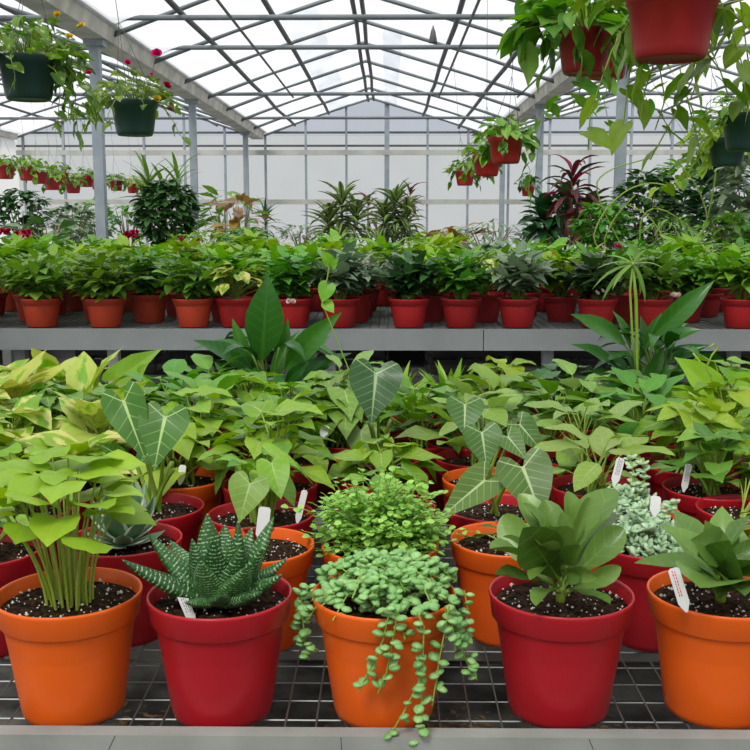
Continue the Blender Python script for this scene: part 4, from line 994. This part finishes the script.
shrub(96, 14.8, 36, 200, 240, G['mid'], 'mid-green bush behind the first left post', 260, .12)
shrub(128, 12.0, 30, 205, 240, G['mid'], 'small leafy bush right of the first left post', 60, .16, 'ovate')
shrub(200, 10.0, 60, 232, 248, G['fresh'], 'low pale green fern-like plant at the foot of second post', 260, .09, 'lance_s', 1)
shrub(245, 9.8, 50, 228, 250, G['mid'], 'fine-leaved green bush behind the peace lily top', 300, .07, 'ovate_s', 1)
shrub(300, 16, 34, 226, 240, G['silver'], 'silvery low clump left of the striped dracaenas', 90, .2, 'lance_s', 1)
shrub(440, 11.0, 50, 232, 246, G['fresh'], 'bright leafy clump right of the striped dracaenas', 120, .14)
shrub(455, 9.4, 40, 226, 246, G['crot'], 'bronze and cream striped leaf clump, centre right', 26, .22, 'lance', 1.1)
shrub(490, 11.5, 60, 222, 246, G['silver'], 'grassy grey-green clump below the receding red baskets', 160, .18, 'lance_s', .7)
shrub(548, 12.8, 40, 205, 242, G['dark'], 'dark broad-leaved bush at the foot of the second right post', 120, .16)
shrub(604, 9.8, 46, 205, 244, G['mid'], 'tangled green bush left of the first right post', 300, .13)
shrub(646, 11.0, 56, 172, 242, G['dark'], 'dark leafy bush just right of the first right post', 420, .16)
shrub(684, 13.4, 60, 160, 238, G['pothos'], 'tall loose green bush right of the post, yellow-green leaves', 420, .19)
shrub(718, 11.3, 54, 168, 242, G['dark'], 'dark long-leaved bush near the right edge', 230, .26, 'lance', 1.2)
shrub(752, 10.4, 50, 150, 240, G['silver'], 'grey long-leaved bush at the right edge', 220, .32, 'lance', 1.1)
shrub(670, 9.65, 46, 218, 246, G['cane'], 'low tangle of pale stems and leaves before the right bushes', 200, .14, 'lance_s', .8)
shrub(728, 9.7, 46, 215, 246, G['mid'], 'low fresh bush at the right edge before the long-leaved ones', 220, .12)
# flower patches at left rear
for i, (px, py, Y, lb) in enumerate(((6, 233, 9.5, 'dark red flower cluster at the far left edge'), (23, 235, 9.4, 'dark red flower cluster right of the edge one'), (130, 236, 9.6, 'red flower cluster right of first left post'))):
    flower_spray(px, py, Y, G['rpet'], lb, 9, .06, .05, 'potted_shrub')
# arching bare stems at right
r, sz, sr = potted('potted_climber', (lookat_xy(640, 8.75, B2Z), 8.75, B2Z+.0005), .235, M_DRED, 'azalea', 'pale arching bare stems curving across the right of the far bench'); st = MB(); random.seed(103)
for poly in ([(590,248),(600,215),(625,190),(650,182),(668,186)], [(600,250),(612,220),(635,195)], [(690,245),(710,225),(700,190),(683,168)], [(700,245),(712,200),(716,170)], [(670,250),(650,215),(628,205)], [(640,250),(640,215),(660,205),(700,235)], [(592,190),(605,170),(650,158)]):
    q_ = [Vector((U(-.05, .05), U(-.05, .05), sz))]+[at(x, y, 8.7)-r.location for x, y in poly]
    for _ in range(2): q_ = [q_[0]]+[v for a_, b_ in zip(q_, q_[1:]) for v in (a_.lerp(b_, .25), a_.lerp(b_, .75))]+[q_[-1]]
    st.tube(q_, .006, 6)
st.obj('stems', M_STEM, r)

# ------------------------------------------------------------------ hanging baskets
def basket(cx, top, wpx, D, mat, label, vines=(), g_='pothos', n=60, L=.07, kind='heart', seed=1, R=None, group=None, wires=True, H=.16, railx=None, flws=None, hang=10, lvl=.45, rimdrop=.5):
    random.seed(seed); Y = D*F/wpx; p = at(cx, top, Y); ht = D/.2*.141; railz = RAILZ
    r = empty('hanging_basket', (p.x, Y, p.z-ht), label, 'hanging basket', group)
    pm, sm, sz, sr = pot_mesh('basket', D); put('basket', pm, mat, r); put('soil', sm, M_SOIL, r)
    m = MB(); rx = 0 if railx is None else railx-p.x; topz = railz-(p.z-ht)
    hk = Vector((rx*.4, 0, min(ht+D*1.6, topz)))
    for j in range(3): a = j*2.094+.5; m.tube([(D*.49*math.cos(a), D*.49*math.sin(a), ht-.004), hk], .0016, 4)
    m.tube([hk, (rx, 0, topz)], .002, 4); m.obj('hanger', M_DWIRE, r)
    fo, st = MB(), MB(); R = R or D*.75
    for i in range(n):
        a = i*2.39996+U(-.3, .3); q = math.sqrt((i+.5)/n); e = Vector((R*q*math.cos(a), R*q*math.sin(a), sz+H*(1-q*q*.9)*U(.5, 1.1)+.01-(max(0, q-.7)*rimdrop*.4*U(0, 1))))
        st.tube(curve((sr*.5*math.cos(a)*q, sr*.5*math.sin(a)*q, sz), e, (0, 0, .03), 5), .0018, 4, False)
        leaf(fo, e, a+U(-.7, .7), U(-.9, .5), L*U(.65, 1.15), U(.85, 1.1), U(.3, 1), .15, U(-.5, .5), kind)
    for k_ in range(hang):
        a = U(0, 6.28); pp = Vector((D*.5*math.cos(a), D*.5*math.sin(a), ht)); pts = [Vector((pp.x*.3, pp.y*.3, sz)), pp+Vector((0, 0, .015))]; ln = U(.2, 1)*lvl
        for j in range(1, 6): pts.append(pp+Vector((math.cos(a)*.03*j**.5+U(-.01, .01), math.sin(a)*.03*j**.5+U(-.01, .01), -ln*j/5)))
        st.tube(pts, .0017, 4, False)
        for j in range(int(ln/(L*.45))+2):
            f = U(1, len(pts)-1.01); q = pts[int(f)].lerp(pts[int(f)+1], f % 1); leaf(fo, q, a+U(-1.5, 1.5), U(-1.3, -.2), L*U(.6, 1.1), U(.85, 1.1), U(.2, .8), .15, U(-.5, .5), kind)
    for poly, dy, sp_ in vines:
        pts = [at(x, y, Y+dy)-r.location for x, y in poly]; pts = [Vector((pts[0].x*.5, pts[0].y*.3, sz))]+pts
        st.tube(pts, .0022, 5, False)
        for i in range(1, len(pts)-1):
            nn = max(1, int((pts[i+1]-pts[i]).length/sp_))
            for j in range(nn):
                q = pts[i].lerp(pts[i+1], (j+.5)/nn); s_ = 1 if (i*7+j) % 2 else -1
                leaf(fo, q, (0 if s_ > 0 else PI)+U(-.9, .9), U(-1.3, -.3), L*U(.75, 1.3), U(.85, 1.1), U(.2, .7), .15, U(-.6, .6), kind)
    add_parts(r, fo, st, G[g_], M_STEM)
    for fl in (flws or ()):
        px, py, mt, sz_ = fl; c = at(px, py, Y-.03)-r.location
        m = flowers(2, c, .006, sz_, 5); f_ = m.obj('flower', G[mt], r)
        m = MB(); m.tube(curve((c.x*.5, 0, sz), c, (0, 0, .03), 5), .0016, 4); m.obj('flower_stalk', M_STEMD, f_)
    return r
# right-hand line of red baskets, nearest first
basket(673, -9, 90, .25, M_DRED, 'large red hanging basket cut by the top edge', [
   ([(640,5),(630,20),(612,50),(598,90),(590,115),(588,150)], .1, .06), ([(690,20),(705,50),(720,70),(728,95)], .05, .05), ([(650,30),(655,60),(645,90),(640,120)], .15, .05), ([(700,5),(730,10),(750,30)], 0, .04), ([(640,0),(632,30),(630,70),(625,110),(622,140)], .2, .06), ([(700,30),(692,80),(672,120),(650,160)], .18, .05), ([(640,0),(636,60),(645,85)], .05, .04), ([(720,0),(735,40),(745,75),(740,110)], .1, .045), ([(705,5),(712,45),(700,75),(690,100)], .3, .05), ([(650,40),(660,70),(665,100),(655,130)], .35, .05), ([(690,40),(680,70),(690,110),(700,150)], .4, .05), ([(740,0),(748,60),(742,100)], .3, .05)], 'pothos', 70, .085, 'heart', 111, R=.26, H=.17, railx=.88, hang=0, rimdrop=0)
basket(586, 31, 57, .27, M_DRED, 'red hanging basket left of the large one, leafy vines overhead', [
   ([(565,25),(545,30),(528,40),(522,60)], -.05, .05), ([(560,10),(540,10),(515,25)], 0, .05), ([(575,25),(582,60),(580,90),(572,110)], -.15, .05), ([(560,5),(535,15),(512,45)], .05, .04), ([(570,0),(545,-5),(520,5)], 0, .04), ([(600,5),(610,30),(612,60)], -.15, .05), ([(560,20),(548,60),(540,80)], .1, .05)], 'pothos', 100, .13, 'heart', 112, R=.34, H=.22, railx=.88, hang=5, lvl=.2)
basket(607, 44, 46, .27, M_DRED, 'red hanging basket just behind and right of the vine-topped one', [([(620,50),(640,80),(650,110)], -.1, .06), ([(615,50),(604,100),(610,130)], -.1, .06)], 'pothos', 50, .10, 'heart', 113, R=.26, H=.2, railx=.88, hang=5, lvl=.25)
basket(506, 137, 36, .25, M_DRED, 'front red basket of the three receding right of the gable', [([(520,140),(535,125),(548,110),(560,95)], 0, .05), ([(520,150),(530,170),(528,200)], 0, .07)], 'mid', 50, .09, 'heart', 114, R=.2, H=.14, railx=.88, hang=5, lvl=.2)
basket(487, 155, 29, .27, M_DRED, 'middle red basket of the three receding right of the gable', [], 'pothos', 50, .10, 'heart', 115, R=.22, H=.2, railx=.88, hang=5, lvl=.25)
basket(465, 171, 20, .28, M_DRED, 'rearmost red basket of the three receding right of the gable', [], 'mid', 50, .11, 'heart', 116, R=.24, H=.2, railx=.88, hang=3, lvl=.25)
basket(528, 186, 14, .2, M_DRED, 'small dark basket hanging beside the second right post', [], 'dark', 30, .1, 'heart', 117, R=.16, H=.2, railx=2.25, hang=2, lvl=.1)
basket(748, 114, 50, .3, M_GREENPOT, 'nearest dark green basket at the right edge', [([(730,120),(712,130),(700,150),(690,170),(682,190)], 0, .07), ([(725,110),(700,120),(690,140)], 0, .06)], 'pothv', 70, .08, 'heart', 118, R=.3, H=.16, railx=2.25, hang=5, lvl=.25)
basket(728, 138, 38, .3, M_GREENPOT, 'middle dark green basket behind the right edge one', [([(705,150),(690,170),(672,185),(650,190)], 0, .08)], 'fresh', 60, .1, 'heart', 119, R=.34, H=.18, railx=2.25, hang=6, lvl=.3)
basket(713, 158, 28, .3, M_GREENPOT, 'rearmost dark green basket low on the right', [], 'pothos', 60, .12, 'heart', 120, R=.32, H=.2, railx=2.25, hang=4, lvl=.2)
# left-hand green baskets with flowers
basket(27, 57, 58, .29, M_GREENPOT, 'dark green hanging basket at the upper left edge with trailing leaves', [([(55,50),(70,70),(85,90),(95,115),(85,130)], -.02, .05), ([(50,45),(75,50),(88,62)], -.05, .05), ([(10,55),(15,75),(14,90)], -.16, .06), ([(55,60),(60,90),(58,120),(52,130)], 0, .05), ([(60,60),(75,95),(78,140)], 0, .05), ([(50,50),(80,80),(100,100),(98,120)], 0, .04), ([(55,70),(70,100),(72,120)], -.1, .035), ([(60,50),(80,70),(92,95),(90,125)], .1, .035), ([(58,65),(68,85),(64,115)], .1, .035)], 'pothv', 130, .07, 'heart', 121, R=.3, H=.2, railx=-1.66, hang=9, lvl=.16,
  flws=[(58,15,'ypet',.03), (81,26,'ypet',.03), (69,37,'ypet',.028), (89,74,'pink',.03)])
basket(134, 101, 47, .28, M_GREENPOT, 'dark green hanging basket with pink flowers beside the first post', [([(112,95),(95,105),(85,120),(80,140)], -.05, .05), ([(155,100),(170,115),(180,135),(190,142)], 0, .07), ([(115,100),(108,115),(112,130)], -.15, .05), ([(150,90),(175,95),(180,115)], 0, .07), ([(110,95),(80,105),(62,120),(52,128)], 0, .05)], 'pothv', 90, .065, 'heart', 122, R=.26, H=.18, railx=-1.66, hang=1, lvl=.1,
  flws=[(157,54,'pink',.05), (127,63,'pink',.035), (166,86,'rpet',.045), (152,75,'pink',.025), (118,87,'pink',.03), (157,100,'ypet',.045), (137,76,'ypet',.02), (170,110,'crot',.04)])
# line of small red baskets in the left bay
lb_l = [(5, 160, 15, 'first small red basket of the left line, cut by the left edge'), (27, 166, 14, 'second small red basket of the left line'), (39, 166, 12, 'small red basket tucked beside the second of the left line'), (52, 173, 14, 'third small red basket of the left line, slightly low'), (60, 172, 12, 'small red basket just right of the third one'),
        (73, 183, 15, 'lowest small red basket of the left line'), (86, 178, 12, 'small red basket just left of the first post, partly behind foliage'), (98, 174, 12, 'small red basket hidden behind the first left post'), (116, 176, 15, 'small red basket right after the first left post'), (133, 178, 14, 'small red basket above the spiky dracaena'), (145, 178, 12, 'rightmost small red basket of the left line')]
for i, (cx, top, wp, lb) in enumerate(lb_l):
    Yb = min(6.1*F/(388-cx), 25.5); D_ = .31
    basket(cx, 219-F*(.86-(.12 if 'low' in lb else 0)+U(-.02, .02))/Yb, D_*F/Yb, D_, M_DRED, lb, [], 'pothos' if i % 2 else 'pothv', 40, .11, 'heart', 130+i, R=.24, H=.2, hang=4, lvl=.22, railx=-6.1, group='small red baskets in the left bay')
# lamp fitting on the right purlin
r = empty('grow_lamp', at(433, 43, 14.5), 'small dark conical lamp fixed to a roof purlin', 'lamp')
m = MB(); m.lathe([(0, 0), (.055, 0), (.06, .01), (.03, .16), (.012, .2), (0, .2)], 16); m.obj('shade', M_PIPE, r)
m = MB(); hz = roofz(r.location.x, bays[0])-r.location.z-.05; m.tube([(0, 0, .2), (0, 0, hz)], .01, 5); m.obj('stem', M_DWIRE, r)
